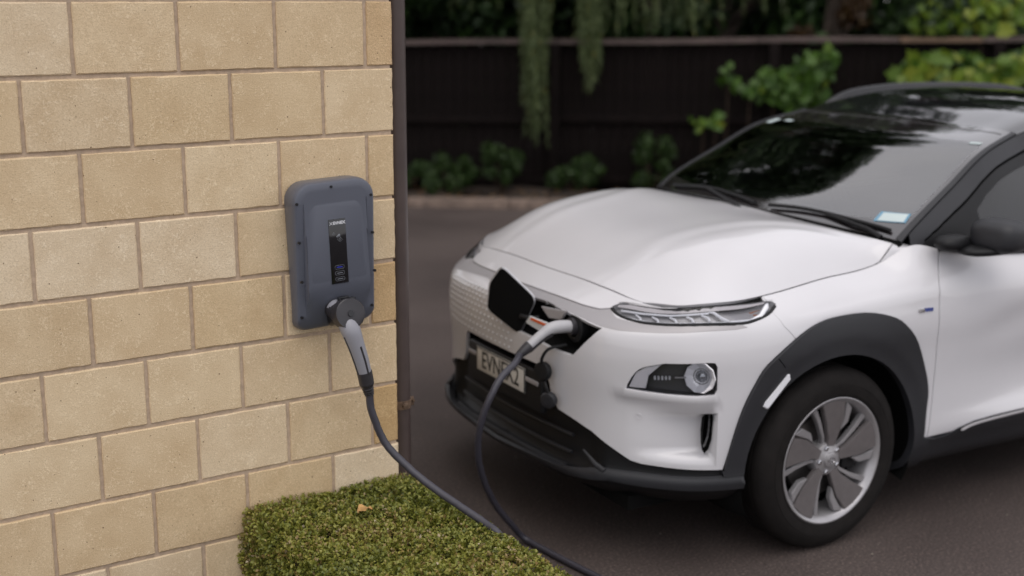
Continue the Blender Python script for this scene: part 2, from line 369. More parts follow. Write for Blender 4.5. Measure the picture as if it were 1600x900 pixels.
def charger_body():
    # outline rings from the wall forwards: (half width, z0, z1, top radius, bottom radius, y)
    bm = bmesh.new(); rings = []
    def ring(hw, z0, z1, rt, rb, yf):
        rings.append([bm.verts.new((x, yf(x, z) if callable(yf) else yf, z)) for x, z in rr_ring(hw, z0, z1, rt, rb)])
    def front(base):   # the lower quarter leans back to the socket
        def f(x, z): 
            t = max(0, min(1, (.136 - z)/.136)); return -(base - .052*t**1.15)
        return f
    ring(.119, .004, .448, .050, .034, 0.0)
    ring(.1235, .001, .453, .055, .036, -.010)
    ring(.1265, .0, .455, .058, .038, front(.050))
    ring(.1265, .0, .455, .058, .038, front(.068))
    ring(.1250, .0015, .4535, .057, .037, front(.0765))
    ring(.1220, .0045, .4505, .055, .035, front(.0825))
    ring(.1175, .009, .446, .051, .032, front(.0850))
    ring(.100, .027, .428, .034, .018, front(.0853))
    for a, b in zip(rings, rings[1:]):
        n = len(a)
        for i in range(n): bm.faces.new((a[i], a[(i+1) % n], b[(i+1) % n], b[i]))
    # cap: grid between left and right sides of the inner ring is handled by a fan of strips
    inner = rings[-1]; left = [v for v in inner if v.co.x < 0]; right = [v for v in inner if v.co.x >= 0]
    left.sort(key=lambda v: (v.co.z, v.co.x if v.co.z < .2 else -v.co.x)); right.sort(key=lambda v: (v.co.z, -v.co.x if v.co.z < .2 else v.co.x))
    bm.faces.new(rings[0][::-1])
    zs = [.050, .075, .100, .128, .150, .30, .395]
    lo = inner
    bmesh.ops.triangulate(bm, faces=[bm.faces.new(inner)])
    for z in zs:
        bmesh.ops.bisect_plane(bm, geom=list(bm.verts)+list(bm.edges)+list(bm.faces), plane_co=(0, 0, z), plane_no=(0, 0, 1))
    for v in bm.verts:
        if v.co.y < -.02 and v.co.z < .128:
            pass
    ff = front(.0853)
    for f in bm.faces:
        for v in f.verts:
            if abs(v.co.x) < .0985 and .03 < v.co.z < .428 and v.co.y < -.03: v.co.y = ff(v.co.x, v.co.z)
    bmesh.ops.recalc_face_normals(bm, faces=bm.faces)
    return bm
o = from_bm('housing', charger_body(), M_chg, chg, True, angle=28)
# shallow raised field on the lid
bm = bmesh.new()
fld = [(-.088, .150), (.088, .150), (.092, .20), (.085, .372), (.064, .392), (-.064, .392), (-.085, .372), (-.092, .20)]
a = [bm.verts.new((x, -.0845, z)) for x, z in fld]; b = [bm.verts.new((x*.93, -.0862, .27+(z-.27)*.95)) for x, z in fld]
bm.faces.new(b)
for i in range(8): bm.faces.new((a[i], a[(i+1) % 8], b[(i+1) % 8], b[i]))
bmesh.ops.recalc_face_normals(bm, faces=bm.faces)
bmesh.ops.bevel(bm, geom=[e for e in bm.edges if len(e.link_faces) == 2], offset=.003, segments=3, affect='EDGES')
from_bm('lid_panel', bm, M_chg, chg, True, angle=60)
YD = -.0868
disp = box('display_strip', (.0, YD, .242), (.053, .0022, .196), M_gloss, chg, .0008)
TM = lambda x, z, y=YD-.0013: Matrix.Translation((x, y, z)) @ Matrix.Rotation(pi/2, 4, 'X')
text_mesh('lettering', 'EVNEX', .0122, M_prt, disp, TM(.0065, .3275), .0002, 1.0, .0006)
bm = bmesh.new()
for sgn in (1, -1):
    prism_bm(bm, [(-.0050*sgn, -.0040), (-.0032*sgn, -.0046), (.0050*sgn, .0040), (.0032*sgn, .0046)], 0, .0004, lambda x, y, h: (-.0185 + x, YD - .0012 - h, .3275 + y))
from_bm('logo_mark', bm, M_prt, disp, False)
bm = bmesh.new()      # tap-card symbol: hand holding a card, with waves
prism_bm(bm, [(-.006, -.001), (.004, .007), (.008, .001), (-.002, -.007)], 0, .0003, lambda x, y, h: (.001 + x, YD - .0012 - h, .288 + y))
for k, (a0, b0) in enumerate([((.003, .282), (.012, .272)), ((.006, .286), (.0145, .275)), ((-.002, .279), (.009, .270))]):
    sweep_bm(bm, [(a0[0], YD-.0012, a0[1]), ((a0[0]+b0[0])/2+.001, YD-.0012, (a0[1]+b0[1])/2-.002), (b0[0], YD-.0012, b0[1])], .0007, 6)
for rr_ in (.005, .008, .011):
    sweep_bm(bm, [(-.006 + rr_*cos(t), YD-.0012, .291 + rr_*sin(t)) for t in np.linspace(1.9, 3.1, 6)], .0004, 5)
from_bm('card_symbol', bm, M_prt2, disp, True)
for k, z in enumerate((.194, .176, .158)):
    bm = bmesh.new(); ring = rr_ring(.0145, -.0055, .0055, .0045, .0045, 5)
    sweep_bm(bm, [(x, YD-.0012, z+q) for x, q in ring] + [(ring[0][0], YD-.0012, z+ring[0][1])], .00045, 5, False)
    bt = from_bm('status_button', bm, M_prt2, disp, True)
    box('button_print', (0, YD-.0014, z), (.018, .0004, .0022), m_led if k == 0 else M_prt2, bt, 0)
for x, z, y in [(-.010, .437, -.0855), (-.117, .398, -.0850), (.113, .398, -.0850), (-.117, .283, -.0850), (.113, .283, -.0850), (-.117, .165, -.0850), (.113, .165, -.0850), (-.112, .050, -.0555), (.112, .050, -.0555)]:
    bm = bmesh.new(); sweep_bm(bm, [(x, y-.0015, z), (x, y+.004, z)], [.0042, .0046], 14)
    sc = from_bm('screw', bm, M_chgb, chg, True, angle=40)
sock = box('socket', (.010, -.062, .052), (.088, .050, .078), M_chgb, chg, .010, 3, Matrix.Rotation(radians(-22), 4, 'X'))
bm = bmesh.new(); add_box(bm, (.004, -.090, .098), (.034, .012, .010), .002); add_box(bm, (-.012, -.097, .092), (.006, .016, .016), .002); add_box(bm, (.020, -.097, .092), (.006, .016, .016), .002)
from_bm('hinge', bm, M_chgb, sock, True, angle=40)
# ------------------------------------------------------------------ charging cable with both connectors (one thing)
M_cab = simple('cable_rubber', (.040, .038, .050), .42, bump=.15, bscale=400)
M_gry = simple('connector_grey', (.27, .27, .30), .38, bump=.08, bscale=700)
M_blk2 = simple('connector_black', (.030, .028, .032), .40, bump=.08, bscale=500)
M_gun = simple('connector_white', (.42, .415, .43), .32)
cable = thing('charging_cable', 'dark grey charging cable running from the wall charger over the hedge to the car', 'charging cable', (0, 0, 0))
con = bpy.data.objects.new('charger_connector', None)   # replaced by mesh part below
bpy.data.objects.remove(con)
# wall-end gun: body leans out of the socket and hangs down
def gun_wall():
    pts = crom([(-.250, -.070, 1.018), (-.243, -.118, 1.000), (-.238, -.150, .968), (-.226, -.158, .925), (-.210, -.160, .872), (-.200, -.160, .834), (-.197, -.160, .826)], 6)
    n = len(pts); rad = [float(np.interp(i/(n-1), [0, .2, .35, .55, .8, .97, 1], [.027, .029, .030, .0255, .0225, .0215, .020])) for i in range(n)]
    body = tube('connector_body', pts, rad, M_gry, cable, 24)
    cap = tube('connector_cap', [(-.2365, -.1195, 1.0035), (-.2375, -.1480, 1.0125), (-.2380, -.1580, 1.0155), (-.2382, -.1600, 1.016)], [.046, .0465, .0455, .042], M_blk2, body, 40)
    sweep = [(-.2385, -.163, 1.0165), (-.2386, -.164, 1.0168)]
    tube('cap_emblem', sweep, [.010, .0095], M_chgb, cap, 24)
    tube('connector_head', [(-.2485, -.060, 1.015), (-.2405, -.125, 1.000)], [.030, .034], M_blk2, body, 24)
    ln = [p + Vector((.0, -float(np.interp(i, [0, n-1], [0, 0])) , 0)) for i, p in enumerate(pts)]
    st = []
    for i in range(int(n*.52), n-1):
        st.append(pts[i] + Vector((.003, -rad[i]*.985, 0)))
    tube('side_stripe', st, .0032, M_blk2, body, 8)
    st = []
    for i in range(int(n*.42), n-1):
        st.append(pts[i] + Vector((-rad[i]*.97, -.003, -.002)))
    tube('side_stripe', st, .0036, M_blk2, body, 8)
    bt = crom([(-.1985, -.160, .830), (-.194, -.160, .808), (-.190, -.160, .785), (-.186, -.160, .768), (-.183, -.160, .755)], 8)
    m = len(bt); br = []
    for i in range(m):
        t = i/(m-1); r0 = float(np.interp(t, [0, .45, .5, 1], [.0235, .0225, .018, .0135])); br.append(r0*(1.0 if t < .5 else (1.08 if (i % 4) < 2 else .9)))
    tube('strain_relief', bt, br, M_blk2, body, 20, angle=30)
gun_wall()
# car end coordinates come from the car builder further down (CAR matrix)
CAR = Matrix.Translation((1.50084, .35105, 0)) @ Matrix.Rotation(-3.20711, 4, 'Z')
cw = lambda p: CAR @ Vector(p)
path = [(-.183, -.160, .757), (-.178, -.165, .700), (-.146, -.187, .602), (-.098, -.248, .530), (-.054, -.330, .480), (-.018, -.420, .446), (.010, -.500, .420), (.026, -.570, .396), (.034, -.632, .33),
        (.05, -.70, .20), (.12, -.86, .060), (.30, -1.04, .014), (.46, -1.03, .0125), (.60, -.86, .0125), (.634, -.60, .0125), (.600, -.320, .0125), (.578, -.10, .0125), (.568, .050, .013), (.548, .095, .030),
        (.500, .085, .085), (.414, .062, .190), (.334, .022, .325), (.290, -.018, .452), (.284, -.050, .553), (.309, -.068, .640), (.357, -.060, .698), (.425, -.035, .728)]
path += [tuple(cw((.992, .394, .737)))]
pp = crom(path, 10); m = len(pp)
pp = [p + Vector((R.uniform(-.0007, .0007), R.uniform(-.0007, .0007), 0)) if 12 < i < m-12 else p for i, p in enumerate(pp)]
tube('cable', pp, .0118, M_cab, cable, 14)
def gun_car():
    pts = crom([cw(p) for p in [(.775, .405, .812), (.83, .403, .818), (.872, .401, .816), (.905, .399, .800), (.935, .397, .780), (.962, .396, .760)]], 6)
    n = len(pts); rad = [float(np.interp(i/(n-1), [0, .25, .45, .6, 1], [.021, .023, .021, .0175, .0155])) for i in range(n)]
    body = tube('car_connector_body', pts, rad, M_gun, cable, 24)
    tube('connector_grip', [p + Vector((.002, 0, -.0095)) for p in pts[int(n*.42):]], [r*.90 for r in rad[int(n*.42):]], M_blk2, body, 18)
    tube('strain_relief', [cw((.955, .3965, .765)), cw((.973, .3955, .752)), cw((.987, .3945, .742)), cw((1.0, .394, .732))], [.0205, .019, .016, .0135], M_blk2, body, 18, angle=30)
    st = [p + Vector((0, 0, -1)) * r * .99 + Vector((-.004, -.006, 0)) for p, r in list(zip(pts, rad))[int(n*.4):-1]]
    tube('side_stripe', st, .0042, M_blk2, body, 8)
    tube('connector_collar', [cw((.760, .405, .811)), cw((.800, .404, .815))], [.031, .030], M_blk2, body, 24)
gun_car()
# ---- car body reference surface: plan outline x vertical profiles (car frame, metres) ----
def spl(xs, ys):
    xs = np.asarray(xs, float); ys = np.asarray(ys, float); n = len(xs); h = np.diff(xs)
    hs = h.reshape((-1,) + (1,) * (ys.ndim - 1)); d = (ys[1:] - ys[:-1]) / hs
    m = np.empty_like(ys); m[0] = d[0]; m[-1] = d[-1]
    for i in range(1, n - 1): m[i] = (d[i-1] * h[i] + d[i] * h[i-1]) / (h[i-1] + h[i])
    def f(x):
        x = np.asarray(x, float); i = np.clip(np.searchsorted(xs, x, side='right') - 1, 0, n - 2)
        hh = h[i]; t = (x - xs[i]) / hh
        e = (Ellipsis,) + (None,) * (ys.ndim - 1); t = t[e]; hh = hh[e]
        return (2*t**3-3*t**2+1)*ys[i] + (t**3-2*t**2+t)*hh*m[i] + (3*t**2-2*t**3)*ys[i+1] + (t**3-t**2)*hh*m[i+1]
    return f
PLAN = [(0,.865,0),(.2,.858,.20),(.38,.838,.38),(.55,.790,.548),(.75,.674,.707),(.9,.565,.805),(1.05,.430,.862),(1.3,.19,.892),
        (1.6,-.11,.898),(2.0,-.51,.893),(3.0,-1.5,.896),(4.0,-2.5,.885),(4.35,-2.83,.83),(4.7,-3.12,.70),(5.1,-3.28,.40),(5.5,-3.31,0)]
PLAN = [(-s, x, -y) for s, x, y in PLAN[:0:-1]] + PLAN
_plan = spl([p[0] for p in PLAN], [p[1:] for p in PLAN])
ROWS = {  # station: eleven (inset, height) pairs, bottom to top
 0:   [(.14,.20),(.05,.24),(-.01,.31),(.015,.37),(.03,.46),(.022,.56),(.012,.68),(.012,.78),(.03,.845),(.098,.882),(.207,.936)],
 .35: [(.14,.20),(.05,.24),(-.01,.31),(.015,.365),(.025,.46),(.02,.56),(.010,.68),(.010,.775),(.027,.840),(.092,.878),(.195,.934)],
 .55: [(.14,.20),(.05,.24),(-.01,.30),(.01,.36),(.015,.45),(.015,.56),(.005,.68),(.005,.765),(.02,.832),(.075,.870),(.163,.925)],
 .75: [(.14,.20),(.05,.24),(-.01,.30),(.004,.36),(.006,.45),(.01,.56),(.004,.67),(.002,.76),(.017,.832),(.055,.868),(.112,.915)],
 .95: [(.14,.20),(.05,.24),(-.008,.30),(.0,.36),(.0,.45),(.0,.56),(.0,.67),(.0,.76),(.015,.84),(.045,.885),(.092,.930)],
 1.2: [(.14,.20),(.05,.24),(.0,.30),(.0,.36),(.0,.45),(.0,.56),(.0,.67),(.0,.765),(.016,.845),(.055,.893),(.122,.932)],
 1.5: [(.12,.20),(.05,.24),(.02,.30),(.01,.36),(.0,.45),(.0,.56),(.0,.67),(.002,.775),(.02,.86),(.06,.915),(.135,.965)],
 1.79:[(.12,.20),(.05,.24),(.02,.30),(.01,.36),(.01,.45),(.012,.56),(.01,.67),(.004,.78),(.02,.875),(.06,.94),(.145,.994)],
 1.93:[(.12,.20),(.05,.24),(.02,.30),(.01,.36),(.012,.45),(.016,.56),(.013,.67),(.006,.78),(.018,.88),(.048,.955),(.118,1.052)],
 2.05:[(.12,.20),(.06,.24),(.03,.30),(.01,.36),(.014,.45),(.018,.56),(.014,.67),(.006,.78),(.016,.88),(.040,.95),(.092,1.028)],
 2.5: [(.12,.20),(.06,.24),(.03,.30),(.006,.37),(.036,.45),(.044,.56),(.026,.68),(.004,.78),(.008,.86),(.026,.92),(.062,.985)],
 3.1: [(.12,.20),(.06,.24),(.03,.30),(.006,.38),(.040,.46),(.046,.57),(.026,.69),(.004,.79),(.012,.86),(.030,.93),(.060,.99)],
 4.0: [(.12,.20),(.06,.24),(.03,.30),(.01,.37),(.01,.46),(.0,.57),(.0,.69),(.0,.79),(.012,.87),(.035,.95),(.07,1.02)],
 4.7: [(.16,.22),(.06,.27),(.02,.33),(.01,.40),(.0,.48),(.0,.58),(.02,.69),(.03,.79),(.03,.87),(.05,.95),(.09,1.04)],
 5.5: [(.16,.22),(.06,.27),(.02,.33),(.01,.40),(.0,.48),(.0,.58),(.03,.69),(.04,.79),(.04,.87),(.06,.95),(.10,1.04)]}
_st = sorted(ROWS); _tab = [ROWS[k] for k in _st]
_st2 = [-k for k in _st[:0:-1]] + _st; _tab2 = _tab[:0:-1] + _tab
_prof = spl(_st2, np.array(_tab2)); VSTEP = .08
def body(s, v):
    """point on the body: s along the outline from the nose, v up the profile"""
    s = np.atleast_1d(np.asarray(s, float)); v = np.atleast_1d(np.asarray(v, float))
    p = _plan(s); e = 1e-3; t = _plan(s + e) - _plan(s - e); t /= np.linalg.norm(t, axis=-1, keepdims=True)
    n = np.stack([t[:, 1], -t[:, 0]], -1)
    tab = _prof(s)                      # (n,11,2)
    w = np.clip(v / VSTEP, 0, 10); i = np.clip(w.astype(int), 0, 9); f = (w - i)[:, None]
    r = np.arange(len(s)); g = lambda k: tab[r, np.clip(k, 0, 10)]
    p0, p1, p2, p3 = g(i-1), g(i), g(i+1), g(i+2)
    a, b, c_, d_ = p1, (p2-p0)*.5, p2, (p3-p1)*.5
    q = (2*f**3-3*f**2+1)*a + (f**3-2*f**2+f)*b + (3*f**2-2*f**3)*c_ + (f**3-f**2)*d_
    return np.stack([p[:, 0] - n[:, 0]*q[:, 0], p[:, 1] - n[:, 1]*q[:, 0], q[:, 1]], -1)
# bonnet: half cross-sections (b = 0 front gap ... 1 rear edge)
HOOD = {
 0:   [(.655,0,.936),(.653,.20,.936),(.648,.37,.935),(.640,.48,.926),(.615,.590,.914)],
 .2:  [(.53,0,1.004),(.525,.24,1.004),(.51,.46,1.008),(.49,.60,.990),(.489,.742,.930)],
 .4:  [(.38,0,1.070),(.375,.26,1.076),(.36,.50,1.082),(.32,.655,1.045),(.285,.763,.930)],
 .6:  [(.15,0,1.100),(.145,.28,1.108),(.13,.52,1.112),(.10,.67,1.078),(.08,.764,.951)],
 .8:  [(-.05,0,1.112),(-.055,.28,1.119),(-.08,.52,1.123),(-.11,.67,1.092),(-.12,.762,.976)],
 .92: [(-.185,0,1.107),(-.19,.28,1.105),(-.22,.52,1.104),(-.255,.68,1.080),(-.283,.752,.996)],
 1:   [(-.265,0,1.102),(-.275,.28,1.092),(-.305,.52,1.080),(-.333,.66,1.071),(-.36,.75,1.062)]}
def patch(tab, av, a, b):
    ks = sorted(tab); rows = np.array([tab[k] for k in ks])      # (nb,na,3)
    A = np.concatenate([-np.array(av)[:0:-1], av]); R = np.concatenate([rows[:, :0:-1] * [1, -1, 1], rows], 1)
    fb = spl(ks, R); a = np.atleast_1d(a); b = np.atleast_1d(b)
    q = fb(b); out = np.empty((len(a), 3))
    for i in range(len(a)): out[i] = spl(A, q[i])(a[i])
    return out
HA = [0, .35, .66, .84, 1]
# windscreen from the cowl to the roof header, then the roof
WS = {
 0:  [(-.20,0,1.06),(-.22,.28,1.06),(-.29,.52,1.05),(-.34,.66,1.05),(-.375,.758,1.045)],
 .18:[(-.34,0,1.150),(-.35,.28,1.146),(-.385,.52,1.128),(-.42,.672,1.118),(-.452,.755,1.108)],
 .5: [(-.60,0,1.275),(-.605,.27,1.271),(-.625,.50,1.256),(-.66,.64,1.246),(-.69,.712,1.240)],
 .82:[(-.88,0,1.382),(-.88,.25,1.379),(-.89,.46,1.370),(-.91,.59,1.364),(-.93,.662,1.358)],
 1:  [(-1.12,0,1.424),(-1.12,.23,1.423),(-1.12,.42,1.418),(-1.125,.54,1.417),(-1.13,.612,1.404)]}
ROOF = {
 0:  WS[1],
 .15:[(-1.35,0,1.478),(-1.35,.23,1.477),(-1.35,.42,1.473),(-1.35,.54,1.468),(-1.35,.61,1.456)],
 .4: [(-1.75,0,1.508),(-1.75,.23,1.507),(-1.75,.42,1.503),(-1.75,.54,1.495),(-1.75,.61,1.484)],
 .8: [(-2.45,0,1.462),(-2.45,.23,1.460),(-2.45,.42,1.452),(-2.45,.53,1.438),(-2.45,.60,1.412)],
 1:  [(-2.85,0,1.42),(-2.85,.23,1.418),(-2.85,.40,1.41),(-2.85,.51,1.395),(-2.85,.57,1.37)]}
# ================================================================== CAR
def mat_paint():
    m, nt, b = new_mat('white_paint'); tc = nd(nt, 'ShaderNodeTexCoord')
    n = nd(nt, 'ShaderNodeTexNoise', i_Scale=3., i_Detail=5.); nt.links.new(tc.outputs['Object'], n.inputs['Vector'])
    nt.links.new(ramp(nt, n.outputs['Fac'], [(.3, (.605, .596, .618)), (.7, (.640, .631, .652))]), b.inputs['Base Color'])
    b.inputs['Roughness'].default_value = .34; b.inputs['Coat Weight'].default_value = .75; b.inputs['Coat Roughness'].default_value = .05
    n2 = nd(nt, 'ShaderNodeTexNoise', i_Scale=1.6, i_Detail=4.); nt.links.new(tc.outputs['Object'], n2.inputs['Vector'])
    nt.links.new(ramp(nt, n2.outputs['Fac'], [(.35, (.03, .03, .03)), (.7, (.10, .10, .10))]), b.inputs['Coat Roughness'])
    return m
M_paint = mat_paint()
def mat_grille():
    m, nt, b = new_mat('white_embossed_paint'); b.inputs['Base Color'].default_value = (.60, .60, .625, 1); b.inputs['Roughness'].default_value = .36
    b.inputs['Coat Weight'].default_value = .6; b.inputs['Coat Roughness'].default_value = .1
    return m
M_gril = mat_grille()
M_clad = simple('black_cladding', (.018, .0185, .022), .50, noise=.06, nscale=8, bump=.25, bscale=900)
M_rail = simple('rail_black', (.012, .012, .014), .35); M_blkp = simple('black_plastic', (.009, .009, .010), .5, spec=.3, bump=.1, bscale=600)
M_dark = simple('dark_void', (.006, .006, .006), .9, spec=.1)
M_pbk = simple('gloss_black_paint', (.010, .010, .012), .06, coat=1.)
M_satin = simple('satin_trim', (.37, .355, .365), .40, metal=.25, noise=.04, nscale=5)
M_chr = simple('chrome', (.62, .62, .64), .14, metal=1.)
M_tyre = simple('tyre_rubber', (.0115, .0098, .0092), .80, spec=.2, noise=.25, nscale=20, bump=.25, bscale=260)
M_alloy = simple('machined_alloy', (.40, .39, .40), .34, metal=.55, noise=.08, nscale=30)
M_alg = simple('grey_alloy_blade', (.17, .155, .155), .42, metal=.35, noise=.08, nscale=30)
M_disc = simple('brake_disc', (.14, .13, .125), .4, metal=.8, noise=.2, nscale=20)
M_hous = simple('lamp_housing', (.10, .10, .105), .22, metal=.8)
M_seat = simple('seat_fabric', (.045, .043, .045), .85, noise=.15, nscale=30)
M_dash = simple('dashboard_plastic', (.030, .030, .032), .7, bump=.2, bscale=500)
M_wht = simple('label_white', (.68, .70, .72), .5); M_org = simple('label_orange', (.75, .13, .02), .5); M_blu = simple('badge_blue', (.03, .05, .22), .3)
M_stk = simple('sticker_white', (.50, .58, .58), .45); M_stb = simple('sticker_blue', (.14, .30, .42), .45)
M_plate = simple('plate_white', (.60, .58, .54), .45, noise=.05, nscale=12); M_let = simple('plate_black', (.012, .012, .013), .5)
def mat_glass(name, tint, dens, rough=.0):
    """thin tinted glass: see-through share falls with the tint, mirror-like at grazing angles"""
    m, nt, b = new_mat(name); nt.nodes.remove(b)
    tr = nd(nt, 'ShaderNodeBsdfTransparent'); tr.inputs[0].default_value = (*tint, 1)
    gl = nd(nt, 'ShaderNodeBsdfGlossy', i_Roughness=rough); gl.inputs[0].default_value = (1, 1, 1, 1)
    fr = nd(nt, 'ShaderNodeFresnel', i_IOR=dens); mx = nd(nt, 'ShaderNodeMixShader')
    nt.links.new(fr.outputs[0], mx.inputs[0]); nt.links.new(tr.outputs[0], mx.inputs[1]); nt.links.new(gl.outputs[0], mx.inputs[2])
    nt.links.new(mx.outputs[0], nt.nodes['Material Output'].inputs[0]); return m
M_ws = mat_glass('windscreen_glass', (.66, .75, .68), 3.0, .035)
M_side = mat_glass('side_glass', (.30, .34, .32), 1.7)
M_lens = mat_glass('lamp_lens', (.92, .93, .95), 1.38)
car = thing('electric_car', 'white electric hatchback SUV with black roof and wheel arches, plugged in at its nose', 'car', (1.50084, .35105, 0), (0, 0, -3.20711))

def inpoly(px, py, poly):
    """vectorised point in polygon"""
    P = np.asarray(poly, float); x, y = P[:, 0], P[:, 1]; x2, y2 = np.roll(x, -1), np.roll(y, -1); r = np.zeros(len(px), bool)
    for i in range(len(P)):
        if y[i] == y2[i]: continue
        r ^= ((y[i] > py) != (y2[i] > py)) & (px < (x2[i]-x[i])*(py-y[i])/(y2[i]-y[i]) + x[i])
    return r
def dens(poly, step):
    out = []
    for i in range(len(poly)):
        a, b = np.array(poly[i], float), np.array(poly[(i+1) % len(poly)], float); n = max(1, int(np.ceil(np.linalg.norm(b-a)/step)))
        for k in range(n): out.append(tuple(a + (b-a)*k/n))
    return out
def strip(line, w):
    """thin polygon round an open polyline (a shut line)"""
    P = [np.array(p, float) for p in line]; L, Rr = [], []
    for i, p in enumerate(P):
        t = P[min(i+1, len(P)-1)] - P[max(i-1, 0)]; t /= np.linalg.norm(t)+1e-9; n = np.array([-t[1], t[0]])*w/2
        L.append(tuple(p+n)); Rr.append(tuple(p-n))
    return L + Rr[::-1]
def cr2(line, n=4):
    P = [np.array(p, float) for p in line]; Q = [P[0]*2-P[1]] + P + [P[-1]*2-P[-2]]; out = []
    for i in range(1, len(Q)-2):
        for k in range(n):
            t = k/n; a, b, c, d = Q[i-1:i+3]; out.append(tuple(.5*((2*b)+(c-a)*t+(2*a-5*b+4*c-d)*t*t+(3*b-a-3*c+d)*t**3)))
    out.append(tuple(P[-1])); return out
def triangulate(regions, us, vs, step):
    """one Delaunay triangulation of the (u, v) rectangle that honours every region outline; later regions win"""
    pts, edges = [], []
    for u in us:
        for v in vs: pts.append((u, v))
    nu, nv = len(us), len(vs)
    bd = [(i*nv) for i in range(nu)] + [(nu-1)*nv+j for j in range(1, nv)] + [i*nv+nv-1 for i in range(nu-2, -1, -1)] + [j for j in range(nv-2, 0, -1)]
    edges += [(bd[i], bd[(i+1) % len(bd)]) for i in range(len(bd))]
    u0, u1, v0, v1 = us[0], us[-1], vs[0], vs[-1]
    for _, poly in regions:
        q = dens(poly, step); b = len(pts)
        q = [(min(max(a, u0), u1), min(max(c, v0), v1)) for a, c in q]; pts += q
        edges += [(b+i, b+(i+1) % len(q)) for i in range(len(q))]
    r = delaunay_2d_cdt([Vector(p) for p in pts], edges, [], 0, 1e-5)
    V = np.array([tuple(v) for v in r[0]]); F = np.array([f for f in r[2] if len(f) == 3])
    a = V[F]; ar = (a[:, 1, 0]-a[:, 0, 0])*(a[:, 2, 1]-a[:, 0, 1]) - (a[:, 2, 0]-a[:, 0, 0])*(a[:, 1, 1]-a[:, 0, 1])
    F = F[np.abs(ar) > 1e-10]; ar = ar[np.abs(ar) > 1e-10]; F[ar < 0] = F[ar < 0][:, ::-1]
    C = V[F].mean(1); lab = np.zeros(len(F), int) - 1
    for i, (_, poly) in enumerate(regions): lab[inpoly(C[:, 0], C[:, 1], poly)] = i
    return V, F, lab
def surf_mesh(name, V, F, fn, mat, parent, off=0., skirt=.015, flip=False, bend=None):
    """faces F of the (u,v) points mapped by fn; rim turned inwards by skirt; exact surface normals"""
    used, inv = np.unique(F, return_inverse=True); F2 = inv.reshape(F.shape); U = V[used]
    e = 2e-3
    def f(u, v):
        P = fn(u, v)
        return P
    P0 = f(U[:, 0], U[:, 1])
    Nu = f(U[:, 0]+e, U[:, 1]) - f(U[:, 0]-e, U[:, 1]); Nv = f(U[:, 0], U[:, 1]+e) - f(U[:, 0], U[:, 1]-e)
    N = np.cross(Nu, Nv); N /= np.linalg.norm(N, axis=1, keepdims=True) + 1e-12
    if flip: N = -N; F2 = F2[:, ::-1]
    o = off(U[:, 0], U[:, 1]) if callable(off) else np.full(len(U), off)
    P = P0 + N*o[:, None]
    if callable(off):
        def g(u, v):
            A = f(u, v); Bu = f(u+e, v)-f(u-e, v); Bv = f(u, v+e)-f(u, v-e); M = np.cross(Bu, Bv); M /= np.linalg.norm(M, axis=1, keepdims=True)+1e-12
            return A + (-M if flip else M)*off(u, v)[:, None]
        Nu = g(U[:, 0]+e, U[:, 1])-g(U[:, 0]-e, U[:, 1]); Nv = g(U[:, 0], U[:, 1]+e)-g(U[:, 0], U[:, 1]-e); N2 = np.cross(Nu, Nv); N2 /= np.linalg.norm(N2, axis=1, keepdims=True)+1e-12
        if flip: N2 = -N2
    else: N2 = N
    verts = [P]; norms = [N2]; faces = F2.tolist()
    if skirt:
        ed = {}
        for t in F2.tolist():
            for a, b in ((t[0], t[1]), (t[1], t[2]), (t[2], t[0])): ed[(a, b)] = ed.get((a, b), 0) + 1
        be = [(a, b) for (a, b) in ed if (b, a) not in ed]
        nb = len(P); mp = {}; extra = []; exn = []
        def vert(i, k):
            if (i, k) not in mp:
                mp[(i, k)] = nb + len(extra); d = (.0, .0022, skirt)[k]
                extra.append(P[i] - N[i]*d); exn.append(N[i])
            return mp[(i, k)]
        tang = {}
        for a, b in be:
            t = P[b]-P[a]; n_ = np.cross(t, N[a]); l = np.linalg.norm(n_)
            if l > 1e-9: 
                for i in (a, b): tang[i] = tang.get(i, 0) + n_/l
        for a, b in be:
            faces.append([b, a, vert(a, 1), vert(b, 1)]); faces.append([vert(b, 1), vert(a, 1), vert(a, 2), vert(b, 2)])
        for (i, k), idx in mp.items():
            t = tang.get(i, np.zeros(3)); l = np.linalg.norm(t)
            if l > 1e-9:
                t = t/l; exn[idx-nb] = t
                if k >= 1: extra[idx-nb] = extra[idx-nb] + t*.0012
        if extra: verts.append(np.array(extra)); norms.append(np.array(exn))
    Vv = np.concatenate(verts); Nn = np.concatenate(norms)
    me = bpy.data.meshes.new(name); me.from_pydata(Vv.tolist(), [], faces); me.update()
    me.polygons.foreach_set('use_smooth', [True]*len(me.polygons))
    me.normals_split_custom_set_from_vertices([tuple(x) for x in Nn])
    return link(name, me, mat, parent)
# ---------------------------------------------------------------- region outlines on the body, (s, v)
mir = lambda poly: [(-s, v) for s, v in poly][::-1]
TRIM_T = [(.0,.727),(.2,.728),(.414,.729),(.494,.734),(.548,.747)]; TRIM_B = [(.0,.684),(.233,.694),(.45,.677),(.57,.657),(.63,.651),(.709,.654),(.935,.661),(1.051,.660),(1.10,.666)]
DRL = cr2([(.546,.752),(.58,.768),(.646,.778),(.80,.784),(.95,.782),(1.10,.779),(1.225,.772)],2) + [(1.252,.765),(1.259,.752)] + cr2([(1.252,.743),(1.228,.727),(1.175,.705),(1.125,.692),(1.08,.686),(.914,.703),(.75,.714),(.677,.718),(.599,.731)],2)
FOG = cr2([(.668,.456),(.673,.470),(.700,.507),(.735,.529),(.805,.546)],2) + [(.956,.553),(.974,.551),(.983,.538),(.985,.470),(.976,.457),(.917,.454),(.786,.455)]
SLOT = [(.949,.403),(.975,.405),(.980,.395),(.976,.341),(.966,.315),(.952,.302),(.946,.325),(.943,.358)]
